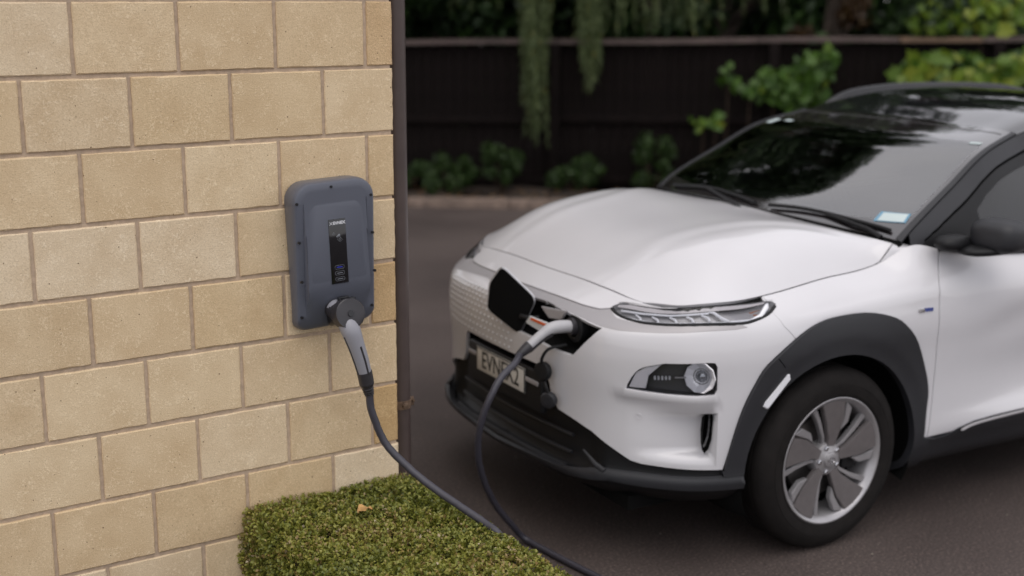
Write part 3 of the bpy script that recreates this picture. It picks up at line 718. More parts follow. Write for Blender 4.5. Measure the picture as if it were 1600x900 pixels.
PORT = [(.145,.690),(.24,.6925),(.44,.6745),(.566,.650),(.560,.642),(.532,.605),(.482,.546),(.456,.519),(.445,.514),(.357,.514),(.255,.522),(.120,.528),(.118,.60)]
WB = [(.0,.458),(.285,.456),(.303,.448),(.322,.420),(.333,.388),(.367,.357),(.46,.345),(.536,.331),(.618,.299),(.690,.268),(.73,.261),(.827,.258),(1.02,.2535)]
CLO = [(1.014,.2535)] + cr2([(1.02,.27),(1.046,.347),(1.078,.417),(1.124,.480),(1.171,.531),(1.279,.590),(1.366,.626),(1.456,.640),(1.601,.633),(1.718,.606),(1.785,.576),(1.86,.517),(1.918,.431),(1.938,.375),(1.932,.324),(1.930,.228)],3)
def circ(cs, r, a0, a1, n=26):
    """points of a circle in the side plane turned into (s, v); s about 1.49 - x at the side"""
    out = []
    for k in range(n):
        a = a0 + (a1-a0)*k/(n-1); x = cs + r*cos(a); z = .334 + r*sin(a)
        s = S_OF_X(x); zs = body(np.full(161, s), np.linspace(0, .8, 161))[:, 2]; out.append((s, float(np.interp(z, zs, np.linspace(0, .8, 161)))))
    return out
_ss = np.linspace(.9, 4.6, 800); _xs = body(_ss, np.full(800, .5))[:, 0]
S_OF_X = lambda x: float(np.interp(-x, -_xs, _ss))
def arch_open(cx, r): 
    c = circ(cx, r, radians(200), radians(-20), 40)
    return [(c[0][0], 0.)] + c + [(c[-1][0], 0.)]
OPEN_F = arch_open(.0, .392); OPEN_R = arch_open(-2.6, .392)
CLAD_R = (lambda c: [(c[0][0], .0)] + c + [(c[-1][0], 0.)])(circ(-2.6, .475, radians(195), radians(-15), 40))
DOOR_L = cr2([(2.040,.8),(2.025,.775),(1.987,.715),(1.970,.623),(1.971,.514),(1.978,.425),(1.969,.319),(1.956,.222)],3)
SILL = [(1.929,.222),(1.99,.208),(2.054,.205),(2.119,.232),(2.20,.247),(2.30,.250),(2.48,.249),(2.9,.25),(3.6,.25)]
BMP = [(1.222,.726),(1.247,.646),(1.290,.594)]
left = []
G = lambda n, p: left.append((n, p))
# painted panels first, then everything that lies over them
G('front_bumper', [(0,0),(0,.8),(.6,.8),(1.225,.76),(1.247,.646),(1.36,.60),(1.40,.0)])
G('fender', [(1.225,.8),(1.222,.726),(1.247,.646),(1.298,.57),(1.3,0),(1.956,0),(1.956,.222)] + DOOR_L[::-1])
G('front_door', DOOR_L[::-1][0:1] + DOOR_L[::-1] + [(3.02,.8),(3.02,.222),(2.3,.222)])
G('rear_door', [(3.02,.8),(3.02,.2),(3.62,.2),(3.80,.55),(3.86,.8)])
G('rear_quarter', [(3.86,.8),(3.80,.55),(3.62,.2),(3.62,0),(4.72,0),(4.72,.8)])
G('tailgate', [(4.72,.8),(4.72,.42),(5.5,.42),(5.5,.8)])
G('rear_bumper', [(4.72,.42),(4.72,0),(5.5,0),(5.5,.42)])
nose = [(0,.8)] + [(0,.727)] + TRIM_T[1:] + [(.565,.768),(.640,.782),(.686,.789),(.686,.8)]
G('nose_panel', nose)
G('trim_strip', TRIM_T + [(.60,.72),(.677,.712),(.75,.708),(.914,.697),(1.0,.688),(1.08,.680)] + TRIM_B[::-1])
G('lower_grille', WB + [(1.02,.232),(.727,.232),(.587,.228),(.40,.17),(0,.15)])
G('front_lip', [(0,.15),(.40,.17),(.587,.228),(.727,.232),(1.02,.2325),(1.13,.2325),(1.13,0),(0,0)])
G('lip_under', [(0,0),(0,.13),(.45,.145),(.62,.180),(.75,.172),(1.13,.168),(1.13,0)])
G('wheel_arch_trim', CLO + [(1.99,.21),(2.0,.0),(1.13,.0),(1.13,.2325),(1.014,.2325)])
G('sill_trim', [(1.956,.0),(1.956,.216)] + SILL[1:] + [(3.72,.25),(3.72,0)])
G('wheel_arch_trim_rear', CLAD_R)
G('rear_lip', [(4.15,0),(4.15,.2),(5.5,.24),(5.5,0)])
G('tail_lamp', [(4.36,.62),(4.36,.72),(4.9,.70),(4.9,.63)])
G('headlamp', DRL)
G('fog_lamp', FOG)
G('open', SLOT)
for p in (OPEN_F, OPEN_R): G('open', p)
GW = .006
G('gap', strip(TRIM_T + [(.58,.772),(.646,.783),(.80,.789),(.95,.787),(1.10,.784),(1.225,.777),(1.262,.768)], .004))
G('gap', strip(TRIM_B, .003))
G('gap', strip([(1.207,.546),(1.238,.516)], .004)); G('gap', strip(BMP, .003)); G('gap', strip(DOOR_L, GW)); G('gap', strip([(3.02,.8),(3.02,.24)], GW)); G('gap', strip([(3.86,.8),(3.80,.55),(3.66,.26)], GW)); G('gap', strip([(4.72,.8),(4.72,.42),(5.5,.42)], GW))
G('gap', strip(DRL + DRL[:1], .003)); G('gap', strip(CLO, .003)); G('gap', strip(WB, .004))
G('gap', strip([(1.235,.772),(1.232,.786),(1.226,.8)], .005))
regions = list(left)
for n, p in left: regions.append((n + '@R', mir(p)))
regions.append(('open', PORT))
us = np.unique(np.round(np.concatenate([np.arange(-5.5, -2.2, .075), np.arange(-2.2, 2.65, .022), np.arange(2.66, 5.51, .075), [-5.5, 5.5]]), 4)); vs = np.linspace(0, .8, 34)
BV, BF, BL = triangulate(regions, us, vs, .02)
names_ = [n for n, _ in regions]
bfn = lambda u, v: body(u, v)
sm = lambda x: np.clip(x, 0, 1)**2*(3-2*np.clip(x, 0, 1))
def white_off(u, v):
    a = np.abs(u)
    sc = sm((a-.66)/.28) * sm((v-.272)/.022) * sm((.413-v)/.020) * (a < .981) * sm((.990-a)/.010)     # air-curtain scoop
    led = sm((a-.60)/.06)*sm((1.0-a)/.02)*np.exp(-((v-.443)/.009)**2)                     # ledge under the lamp
    brim = np.exp(-((v-.700)/.02)**2)*sm((a-.6)/.05)*sm((1.3-a)/.2)*0
    cr = -.006*sm((v-.60)/.05)*sm((.66-v)/.05)*sm((1.0-a)/.3)*0
    # sculpting of the door and the fender shoulder
    dr = -.013*np.exp(-((v-(.50+.10*(a-2.0)))/.055)**2)*sm((a-2.1)/.35)*sm((4.0-a)/.4)
    sh = .006*np.exp(-((v-.655)/.018)**2)*sm((a-1.25)/.15)*sm((2.1-a)/.25)
    ck = .007*sm((v-(.27+.0*a))/.02)*sm((.31-v)/.02)*sm((a-2.0)/.2)*sm((3.6-a)/.2)
    return -.060*sc + .007*led + dr + sh + ck
def clad_off(u, v):
    P_ = body(u, v); r = np.hypot(P_[:, 0], P_[:, 2] - .334)
    return .008 + .005*sm((r-.405)/.06)*(np.abs(u) < 2.4)
def lip_off(u, v):
    a = np.abs(u); return .004 + .010*np.exp(-((v-.196)/.012)**2)*sm((a-.5)/.1)
def grille_off(u, v):
    a = np.abs(u); return -.012 - .045*sm((.60-a)/.12)*sm((v-.17)/.05)
SP = {'front_bumper': (M_paint, white_off, .014), 'fender': (M_paint, white_off, .014), 'front_door': (M_paint, white_off, .014), 'rear_door': (M_paint, white_off, .014),
      'rear_quarter': (M_paint, white_off, .014), 'tailgate': (M_paint, 0., .014), 'rear_bumper': (M_paint, 0., .014), 'nose_panel': (M_paint, .001, .012),
      'trim_strip': (M_satin, -.001, .010), 'lower_grille': (M_blkp, grille_off, .02), 'front_lip': (M_clad, lip_off, .03), 'wheel_arch_trim': (M_clad, clad_off, .028), 'lip_under': (M_blkp, -.012, .01),
      'sill_trim': (M_clad, .004, .02), 'wheel_arch_trim_rear': (M_clad, .012, .028), 'rear_lip': (M_clad, .004, .02), 'tail_lamp': (simple('tail_lamp_red', (.25, .01, .01), .15, coat=1), .004, .01),
      'headlamp': (M_lens, .0005, 0), 'fog_lamp': (M_lens, -.004, 0)}
P = {}
for i, n in enumerate(names_):
    base = n.split('@')[0]; key = n
    P.setdefault(key, []).append(i)
centre = {'front_bumper', 'nose_panel', 'trim_strip', 'lower_grille', 'front_lip', 'lip_under', 'tailgate', 'rear_bumper', 'rear_lip'}
for n in SP:
    mat, off, sk = SP[n]; nm = n.replace('_rear', '') if n == 'wheel_arch_trim_rear' else n
    L = np.isin(BL, P.get(n, [])); Rr = np.isin(BL, P.get(n+'@R', []))
    for mask in ([L | Rr] if n in centre else [L, Rr]):
        if mask.any(): surf_mesh(nm, BV, BF[mask], bfn, mat, car, off, sk)
# dark inner shell so that no shut line shows daylight
okm = ~np.isin(BL, [i for i, n in enumerate(names_) if n.startswith(('open', 'headlamp', 'fog_lamp'))])
in_wide = lambda u, v: -.020 + np.minimum(0, white_off(u, v)) + np.minimum(0, grille_off(u, v) + .012)*((np.abs(u) < .75) & (v < .47))
surf_mesh('inner_shell', BV, BF[okm], bfn, M_dark, car, in_wide, 0)

# ---------------------------------------------------------------- bonnet
ha = np.linspace(-1, 1, 57); hb = np.linspace(0, 1, 41)
def grid_patch(name, tab, mat, parent, a0=-1, a1=1, b0=0, b1=1, na=57, nb=41, off=None, skirt=.015, lift=0., fn=None):
    A = np.linspace(a0, a1, na); B = np.linspace(b0, b1, nb); AA, BB = np.meshgrid(A, B)
    V = np.stack([AA.ravel(), BB.ravel()], 1); F = []
    for j in range(nb-1):
        for i in range(na-1):
            q = j*na+i; F.append((q, q+1, q+na+1)); F.append((q, q+na+1, q+na))
    fn = fn or patchf(tab)
    return surf_mesh(name, V, np.array(F), fn, mat, parent, off if off is not None else lift, skirt)
def patchf(tab):
    ks = sorted(tab); rows = np.array([tab[k] for k in ks], float); Rw = np.concatenate([rows[:, :0:-1]*[1, -1, 1], rows], 1)
    A = np.concatenate([-np.array(HA)[:0:-1], HA]); fb = spl(ks, Rw); n = len(A)
    h = np.diff(A)
    def f(a, b):
        a = np.asarray(a, float); b = np.asarray(b, float); q = fb(b)        # (N,9,3)
        d = (q[:, 1:]-q[:, :-1])/h[None, :, None]; m = np.empty_like(q); m[:, 0] = d[:, 0]; m[:, -1] = d[:, -1]
        for i in range(1, n-1): m[:, i] = (d[:, i-1]*h[i]+d[:, i]*h[i-1])/(h[i-1]+h[i])
        i = np.clip(np.searchsorted(A, a, side='right')-1, 0, n-2); r = np.arange(len(a)); hh = h[i][:, None]; t = ((a-A[i])/h[i])[:, None]
        return (2*t**3-3*t**2+1)*q[r, i]+(t**3-2*t**2+t)*hh*m[r, i]+(3*t**2-2*t**3)*q[r, i+1]+(t**3-t**2)*hh*m[r, i+1]
    return f
def hood_off(a, b):
    aa = np.abs(a); c0 = .60 + .10*b      # crease running back from each front corner
    return .003*sm((c0-aa)/.04)*sm(b/.1)*sm((1-b)/.1) + 0*a
_h0 = patchf(HOOD)
def _edge_tables():
    b = np.linspace(0, 1, 60); He = _h0(b*0+1, b); sb_ = np.linspace(.686, 1.79, 400); B = body(sb_, sb_*0+.8)
    L1 = np.concatenate([[0], np.cumsum(np.linalg.norm(np.diff(He, axis=0), axis=1))]); kk = np.searchsorted(b, .92); L1 = np.minimum(1, L1/L1[kk])
    L2 = np.concatenate([[0], np.cumsum(np.linalg.norm(np.diff(B, axis=0), axis=1))]); L2 /= L2[-1]
    T = np.stack([np.interp(L1, L2, B[:, k]) for k in range(3)], 1); D1 = T - He; D1[kk:] = D1[kk]*np.clip((1-b[kk:])/.08, 0, 1)[:, None]
    a = np.linspace(0, 1, 40); Hf = _h0(a, a*0); sf = np.linspace(0, .686, 300); B = body(sf, sf*0+.8); T = np.stack([np.interp(Hf[:, 1]/Hf[-1, 1]*B[-1, 1], B[:, 1], B[:, k]) for k in range(3)], 1)
    return b, D1, a, T - Hf
_b1, _D1, _a0, _D0 = _edge_tables()
def hoodf(a, b):
    a = np.asarray(a, float); b = np.asarray(b, float); aa = np.abs(a); P_ = _h0(a, b); sg = np.where(a < 0, -1., 1.)
    w1 = sm((aa-.80)/.20)[:, None]; w0 = sm((.16-b)/.16)[:, None]
    d1 = np.stack([np.interp(b, _b1, _D1[:, k]) for k in range(3)], 1); d0 = np.stack([np.interp(aa, _a0, _D0[:, k]) for k in range(3)], 1)
    d = d1*w1*(1-w0) + (d0*(1-w1) + d0*w1)*w0
    d[:, 1] *= sg; return P_ + d
NA_, NB_ = 97, 61; _A = np.linspace(-.995, .995, NA_); _B = np.linspace(.010, .999, NB_); _AA, _BB = np.meshgrid(_A, _B)
_HP = hoodf(_AA.ravel(), _BB.ravel()).reshape(NB_, NA_, 3)
for _ in range(44):      # fair the panel between its fixed edges
    _HP[1:-1, 1:-1] = .25*(_HP[:-2, 1:-1] + _HP[2:, 1:-1] + _HP[1:-1, :-2] + _HP[1:-1, 2:])*.9 + .1*_HP[1:-1, 1:-1]
def hoodg(a, b):
    x = np.clip((np.asarray(a)-_A[0])/(_A[1]-_A[0]), 0, NA_-1.0001); y = np.clip((np.asarray(b)-_B[0])/(_B[1]-_B[0]), 0, NB_-1.0001)
    ex = (np.asarray(a)-_A[0])/(_A[1]-_A[0]) - x; ey = (np.asarray(b)-_B[0])/(_B[1]-_B[0]) - y
    i = x.astype(int); j = y.astype(int); s_ = (x-i+ex)[:, None]; t_ = (y-j+ey)[:, None]
    return (_HP[j, i]*(1-s_) + _HP[j, i+1]*s_)*(1-t_) + (_HP[j+1, i]*(1-s_) + _HP[j+1, i+1]*s_)*t_
def hood_crease(a, b):
    aa = np.abs(a); c0 = spl([0, .2, .45, .65, .8, 1], np.array([.68, .56, .50, .53, .63, .84]))(b)
    fade = sm((b-.02)/.45)*.7 + .3*sm(b/.1)*(a < 0); fade = fade*sm((1-b)/.06)
    return -.0036*np.exp(-((aa-c0-.05)/.055)**2)*fade + .002*np.exp(-((aa-c0+.05)/.06)**2)*fade
hood = grid_patch('bonnet', HOOD, M_paint, car, _A[0], _A[-1], _B[0], _B[-1], off=hood_crease, na=NA_, nb=NB_, skirt=.018, fn=hoodg)
for sgn in (1, -1):      # painted corner between bonnet, door mirror base and windscreen pillar
    q1 = hoodf(np.full(8, 1.0), np.linspace(.925, 1, 8)); q2 = body(np.linspace(1.795, 2.035, 8), np.full(8, .8)); q2[0] = q1[0]; q1[-1] += [-.03, -.03, -.004]; q1[-2] += [-.008, -.008, 0]
    ctr = []
    for k in range(8):
        for t in np.linspace(0.03, 1, 6): ctr.append(tuple((q1[k]*(1-t) + q2[k]*t) * [1, sgn, 1]))
    from_py('fender_corner', ctr, [(k*6+j, k*6+j+1, (k+1)*6+j+1, (k+1)*6+j) if sgn < 0 else (k*6+j, (k+1)*6+j, (k+1)*6+j+1, k*6+j+1) for k in range(7) for j in range(5)], M_paint, car, True)
# seals under the bonnet edge
bm = bmesh.new()
seal = [tuple(np.array(body(s, .8)[0]) + [0, 0, -.020]) for s in np.linspace(-1.78, 1.78, 76)]
sweep_bm(bm, seal, .014, 6); from_bm('seal', bm, M_dark, car)
# ---------------------------------------------------------------- windscreen, roof
WSF = patchf(WS); RFF = patchf(ROOF)
def rpoly(pts, n=3): return cr2(pts + pts[:1], n)[:-1]
GLASS = [(-.905,.215),(-.60,.165),(-.30,.150),(0,.146),(.30,.150),(.60,.165),(.905,.215),(.920,.235),(.905,.50),(.890,.835),(.870,.862),(.60,.850),(.30,.838),(0,.834),(-.30,.838),(-.60,.850),(-.870,.862),(-.890,.835),(-.905,.50),(-.920,.235)]
wr = [('windscreen_border', [(-1,.0),(1,.0),(1,1),(-1,1)]), ('cowl', [(-1,0),(1,0),(1,.06),(.6,.085),(0,.09),(-.6,.085),(-1,.06)]), ('windscreen', GLASS),
      ('gap', strip([(-.90,.965),(-.5,.962),(0,.96),(.5,.962),(.90,.965)], .008)),
      ('a_pillar', [(.955,.07),(1,.05),(1,1),(.955,1)]), ('a_pillar', [(-1,.05),(-.955,.07),(-.955,1),(-1,1)])]
WV, WF_, WL = triangulate(wr, np.linspace(-1, 1, 61), np.linspace(0, 1, 37), .03)
M_frit = simple('windscreen_frit', (.022, .019, .020), .05, coat=1.); M_frit.node_tree.nodes['Principled BSDF'].inputs['Coat IOR'].default_value = 2.1
for n, mt, off in (('windscreen_border', M_frit, .0), ('cowl', M_dark, -.004), ('windscreen', M_ws, .0), ('a_pillar', M_clad, .006)):
    ids = [i for i, (q, _) in enumerate(wr) if q == n]
    for mask in ([np.isin(WL, ids)] if n != 'a_pillar' else [WL == ids[0], WL == ids[1]]):
        surf_mesh(n, WV, WF_[mask], WSF, mt, car, off, .008 if n != 'windscreen' else 0)
grid_patch('roof', ROOF, M_pbk, car, na=41, nb=41, skirt=.01)
# stickers on the glass
def decal(name, tab_f, quad, mat, parent, lift=.0015, n=5, inner=None):
    Q = np.array(quad, float); V = []; 
    for j in range(n+1):
        for i in range(n+1):
            s_, t_ = i/n, j/n; V.append(tuple((Q[0]*(1-s_)+Q[1]*s_)*(1-t_) + (Q[3]*(1-s_)+Q[2]*s_)*t_))
    V = np.array(V); F = []
    for j in range(n):
        for i in range(n): q = j*(n+1)+i; F += [(q, q+1, q+n+2), (q, q+n+2, q+n+1)]
    return surf_mesh(name, V, np.array(F), tab_f, mat, parent, lift, 0)
st = decal('registration_sticker', WSF, [(.760,.170),(.925,.205),(.905,.272),(.755,.245)], M_stb, car, .002)
decal('sticker_panel', WSF, [(.775,.178),(.908,.206),(.892,.266),(.770,.240)], M_stk, st, .003)
decal('sticker', WSF, [(.80,.842),(.875,.852),(.872,.866),(.795,.856)], M_stk, car, .002)
decal('sticker', WSF, [(-.86,.800),(-.78,.795),(-.77,.845),(-.85,.850)], M_stk, car, .002)
decal('sticker', WSF, [(-.72,.832),(-.64,.828),(-.635,.846),(-.715,.850)], M_stk, car, .002)
# ---------------------------------------------------------------- glasshouse sides
bb = np.linspace(0.02, 1, 60); TL = np.concatenate([WSF(bb*0+1, bb), RFF(bb*0+1, bb)[1:]]); TL = TL[np.argsort(-TL[:, 0])]
sb = np.linspace(1.9, 5.0, 300); BLN = body(sb, sb*0+.8)
def side(u, w):
    """u = distance back from the base of the pillar (m), w = 0 at the belt, 1 at the roof edge"""
    x = -.43 - np.asarray(u, float); yt = np.interp(-x, -TL[:, 0], TL[:, 1]); zt = np.interp(-x, -TL[:, 0], TL[:, 2])
    yb = np.interp(-x, -BLN[:, 0], BLN[:, 1]); zb = np.interp(-x, -BLN[:, 0], BLN[:, 2]); w = np.asarray(w, float)
    bulge = .018*np.sin(np.pi*np.clip(w, 0, 1))*np.clip(u/.3, 0, 1)
    zt = np.maximum(zt, zb+.012)
    return np.stack([x, yb + (yt+.004-yb)*w + bulge, zb + (zt-.004-zb)*w], -1)
def wt(u, d):   # w of a point d metres below the roof edge, measured square to the sloping pillar
    x = -.43-u; zt = np.interp(-x, -TL[:, 0], TL[:, 2]); zb = np.interp(-x, -BLN[:, 0], BLN[:, 2]); H = max(zt-zb, .02)
    e = .02; sl = (np.interp(-x+e, -TL[:, 0], TL[:, 2]) - np.interp(-x-e, -TL[:, 0], TL[:, 2]))/(2*e); return 1 - d*math.sqrt(1+sl*sl)/H
ug = [.02, .06, .1, .16, .22, .3, .4, .5, .6, .7, .8, .95, 1.1, 1.3, 1.5, 1.7, 1.9, 2.1]
top1 = [(u, wt(u, .052)) for u in ug if wt(u, .052) > 0.0]; top2 = [(u, wt(u, .062)) for u in ug if wt(u, .062) > 0.0]; top3 = [(u, wt(u, .098)) for u in ug if wt(u, .098) > .05]
sr = [('pillar', [(0, 0), (2.42, 0), (2.42, 1), (0, 1)]),
      ('window_frame', [(top1[0][0]-.01, 0)] + top1 + [(2.10, 0)]),
      ('gap', top1 + top2[::-1]),
      ('door_glass', [(.335, .07), (.335, wt(.335, .105))] + [p for p in top3 if .35 < p[0] < .98] + [(1.00, wt(1., .098)), (1.02, .07)]),
      ('door_glass', [(1.12, .07), (1.10, wt(1.1, .098))] + [p for p in top3 if 1.12 < p[0] < 1.75] + [(1.85, .45), (1.80, .07)])]
SV, SF_, SL = triangulate(sr, np.linspace(0, 2.42, 61), np.linspace(0, 1, 17), .02)
for sgn in (1, -1):
    fn = side if sgn == 1 else (lambda u, w: side(u, w)*[1, -1, 1])
    for i, (n, mt, off) in enumerate((('pillar', M_pbk, .0), ('window_frame', M_blkp, -.003), (None, None, 0), ('side_window', M_side, -.006), ('side_window', M_side, -.006))):
        if n is None: continue
        surf_mesh(n, SV, SF_[SL == i], fn, mt if not (n == 'pillar') else M_clad, car, off, .006 if n != 'side_window' else 0, flip=(sgn == -1))
    surf_mesh('window_seal', SV, SF_[~np.isin(SL, [3, 4])], fn, M_dark, car, -.016, 0, flip=(sgn == -1))
    # belt moulding, roof rail
    y = lambda p: (p[0], p[1]*sgn, p[2])
    tube('belt_moulding', [y(tuple(body(s, .8)[0] + [0, .002, .004])) for s in np.linspace(2.03, 4.2, 30)], .010, M_blkp, car, 8)
    rl = [(-1.22,.582,1.432),(-1.30,.588,1.468),(-1.40,.594,1.494),(-1.55,.598,1.508),(-1.75,.60,1.514),(-2.1,.60,1.508),(-2.4,.594,1.492),(-2.6,.586,1.462),(-2.70,.58,1.43)]
    rr2 = crom([y(p) for p in rl], 5); bm = bmesh.new(); pv = None
    for i, p in enumerate(rr2):
        wd = float(np.interp(i/(len(rr2)-1), [0, .08, .92, 1], [.006, .018, .018, .006])); t_ = np.interp(-p.x, -TL[:, 0], TL[:, 2]) - .02
        ring = [bm.verts.new((p.x, p.y + dy*wd, z_)) for dy, z_ in ((-1.5, min(t_, p.z-.01)), (-1, p.z-.010), (-.5, p.z-.001), (.4, p.z-.002), (1, p.z-.014), (1.4, min(t_, p.z-.02)))]
        if pv:
            for j in range(6): bm.faces.new((pv[j], pv[(j+1) % 6], ring[(j+1) % 6], ring[j]))
        else: bm.faces.new(ring)
        pv = ring
    bm.faces.new(pv[::-1]); bmesh.ops.recalc_face_normals(bm, faces=bm.faces); from_bm('roof_rail', bm, M_rail, car, True, angle=50)
# rear screen and tail of the glasshouse
V = []; n = 12
for j in range(5):
    for i in range(n+1):
        a = -1+2*i/n; t = RFF(np.array([a]), np.array([1.]))[0]; s_ = 5.5 - abs(a)*.72; b_ = body(s_ if a >= 0 else -s_, .8)[0]
        w_ = j/4; V.append(tuple(t*(1-w_) + b_*w_ + np.array([-.05*sin(pi*w_), 0, .0])))
from_py('rear_window', V, [(j*(n+1)+i, (j+1)*(n+1)+i, (j+1)*(n+1)+i+1, j*(n+1)+i+1) for j in range(4) for i in range(n)], M_pbk, car, True)
# ---------------------------------------------------------------- floor, wheel wells, firewall
box('underbody', (-1.25, 0, .225), (3.9, 1.28, .05), M_dark, car, 0)
box('firewall', (-.36, 0, .60), (.04, 1.40, .72), M_dark, car, 0)
for cx in (0, -2.6):
    for sgn in (1, -1):
        bm = bmesh.new(); n = 22; Vv = []
        for k in range(n+1):
            a = radians(-25 + 230*k/n)
            for yy, r in ((.872, .398), (.80, .425), (.60, .425)): Vv.append((cx + r*cos(a), yy*sgn, max(.19, .334 + r*sin(a))))
        F = []
        for k in range(n):
            for j in range(2): q = k*3+j; F.append((q, q+1, q+4, q+3))
        Vv.append((cx, .60*sgn, .334)); c0 = len(Vv)-1
        for k in range(n): F.append((k*3+2, c0, k*3+5))
        from_py('wheel_arch_liner', Vv, F, M_dark, car, True)
# ---------------------------------------------------------------- interior
cab = M_dash
bm = bmesh.new(); V = []; na = 20
prof = [(-.36, .98), (-.44, 1.045), (-.60, 1.060), (-.78, 1.045), (-.90, .99), (-.93, .88), (-.88, .70)]
for x, z in prof:
    for i in range(na+1):
        yy = -.70 + 1.4*i/na; V.append((x + .03*math.cos(yy*2), yy, z + (.030*math.exp(-((yy+.36)/.17)**2) if -.95 < x < -.55 else 0)))
from_py('dashboard', V, [(j*(na+1)+i, j*(na+1)+i+1, (j+1)*(na+1)+i+1, (j+1)*(na+1)+i) for j in range(len(prof)-1) for i in range(na)], cab, car, True)
def seat(yc, xc=-1.55):
    o = box('seat', (xc, yc, .60), (.52, .50, .16), M_seat, car, .05, 3)
    box('backrest', (xc-.30, yc, .92), (.15, .48, .62), M_seat, o, .05, 3, Matrix.Rotation(radians(-18), 4, 'Y'))
    box('headrest', (xc-.40, yc, 1.27), (.10, .26, .17), M_seat, o, .035, 3)
for yc in (.36, -.36): seat(yc)
box('rear_seat', (-2.45, 0, .86), (.22, 1.20, .62), M_seat, car, .05, 3, Matrix.Rotation(radians(-16), 4, 'Y'))
bm = bmesh.new(); lathe = [(.185 + .015*cos(a), .015*sin(a)) for a in np.linspace(0, 2*pi, 10, endpoint=False)]
lathe_bm(bm, lathe, 36, 'Z', True); add_box(bm, (0, 0, -.01), (.36, .05, .02), .005); add_box(bm, (0, 0, 0), (.13, .12, .05), .02)
bmesh.ops.transform(bm, matrix=Matrix.Translation((-1.02, -.36, 1.02)) @ Matrix.Rotation(radians(-66), 4, 'Y'), verts=bm.verts); from_bm('steering_wheel', bm, M_dash, car, True, angle=40)
box('rear_view_mirror', (-.93, .0, 1.335), (.03, .22, .065), M_dash, car, .012, 3)
box('cabin_floor', (-1.6, 0, .42), (2.5, 1.5, .04), M_dark, car, 0)
# ---------------------------------------------------------------- wipers
def ws(a, b, l=.0): 
    p = WSF(np.array([a]), np.array([b]))[0]; return (p[0]-.0, p[1], p[2]+l)
for a0, a1 in ((.90, .20), (.10, -.72)):
    pts = [ws(a0+(a1-a0)*t, .095+.030*sin(pi*t), .016) for t in np.linspace(0, 1, 10)]
    w_ = tube('wiper_blade', pts, .0075, M_blkp, car, 8)
    tube('wiper_arm', [ws(a0-.02, .03, .012), ws(a0-.10*(1 if a0 > a1 else -1), .045, .028), pts[5]], [.012, .009, .006], M_blkp, w_, 8)
# ---------------------------------------------------------------- lamps
def on_body(s, v, d=0.):
    p = body(s, v)[0]; e = 1e-3; n = np.cross((body(s+e, v)-body(s-e, v))[0], (body(s, v+e)-body(s, v-e))[0]); n /= np.linalg.norm(n); return p + n*d, n
def lamp_bowl(name, poly, depth, mat, parent, floor_mat=None, taper=.96):
    """recess behind a lens: walls plus a floor that follows the body"""
    q = dens(poly, .03); c = np.mean(q, 0); F = []; V = []
    for s, v in q: V.append(tuple(on_body(s, v, -.001)[0]))
    for s, v in q: V.append(tuple(on_body(c[0]+(s-c[0])*taper, c[1]+(v-c[1])*taper, -depth)[0]))
    n = len(q)
    for i in range(n): F.append((i, (i+1) % n, n+(i+1) % n, n+i))
    o = from_py(name, V, F, mat, parent, False)
    r = [('f', [(c[0]+(s-c[0])*taper, c[1]+(v-c[1])*taper) for s, v in q])]
    lo, hi = np.min(q, 0), np.max(q, 0); Vq, Fq, Lq = triangulate(r, np.linspace(lo[0], hi[0], 14), np.linspace(lo[1], hi[1], 6), .03)
    surf_mesh('reflector', Vq, Fq[Lq == 0], bfn, floor_mat or mat, o, -depth, 0); return o
M_bowl = simple('bright_reflector', (.88, .87, .90), .30, metal=.15); M_shr = simple('lamp_shroud_plastic', (.50, .47, .48), .35); M_foh = simple('fog_lamp_interior', (.075, .073, .075), .35); M_bez = simple('lamp_bezel', (.85, .82, .84), .5); M_drl = simple('lamp_white_plastic', (.80, .80, .84), .25); M_amb = simple('lamp_amber', (.26, .09, .04), .2); M_grl = simple('lamp_grey_trim', (.30, .29, .30), .3, metal=.3)
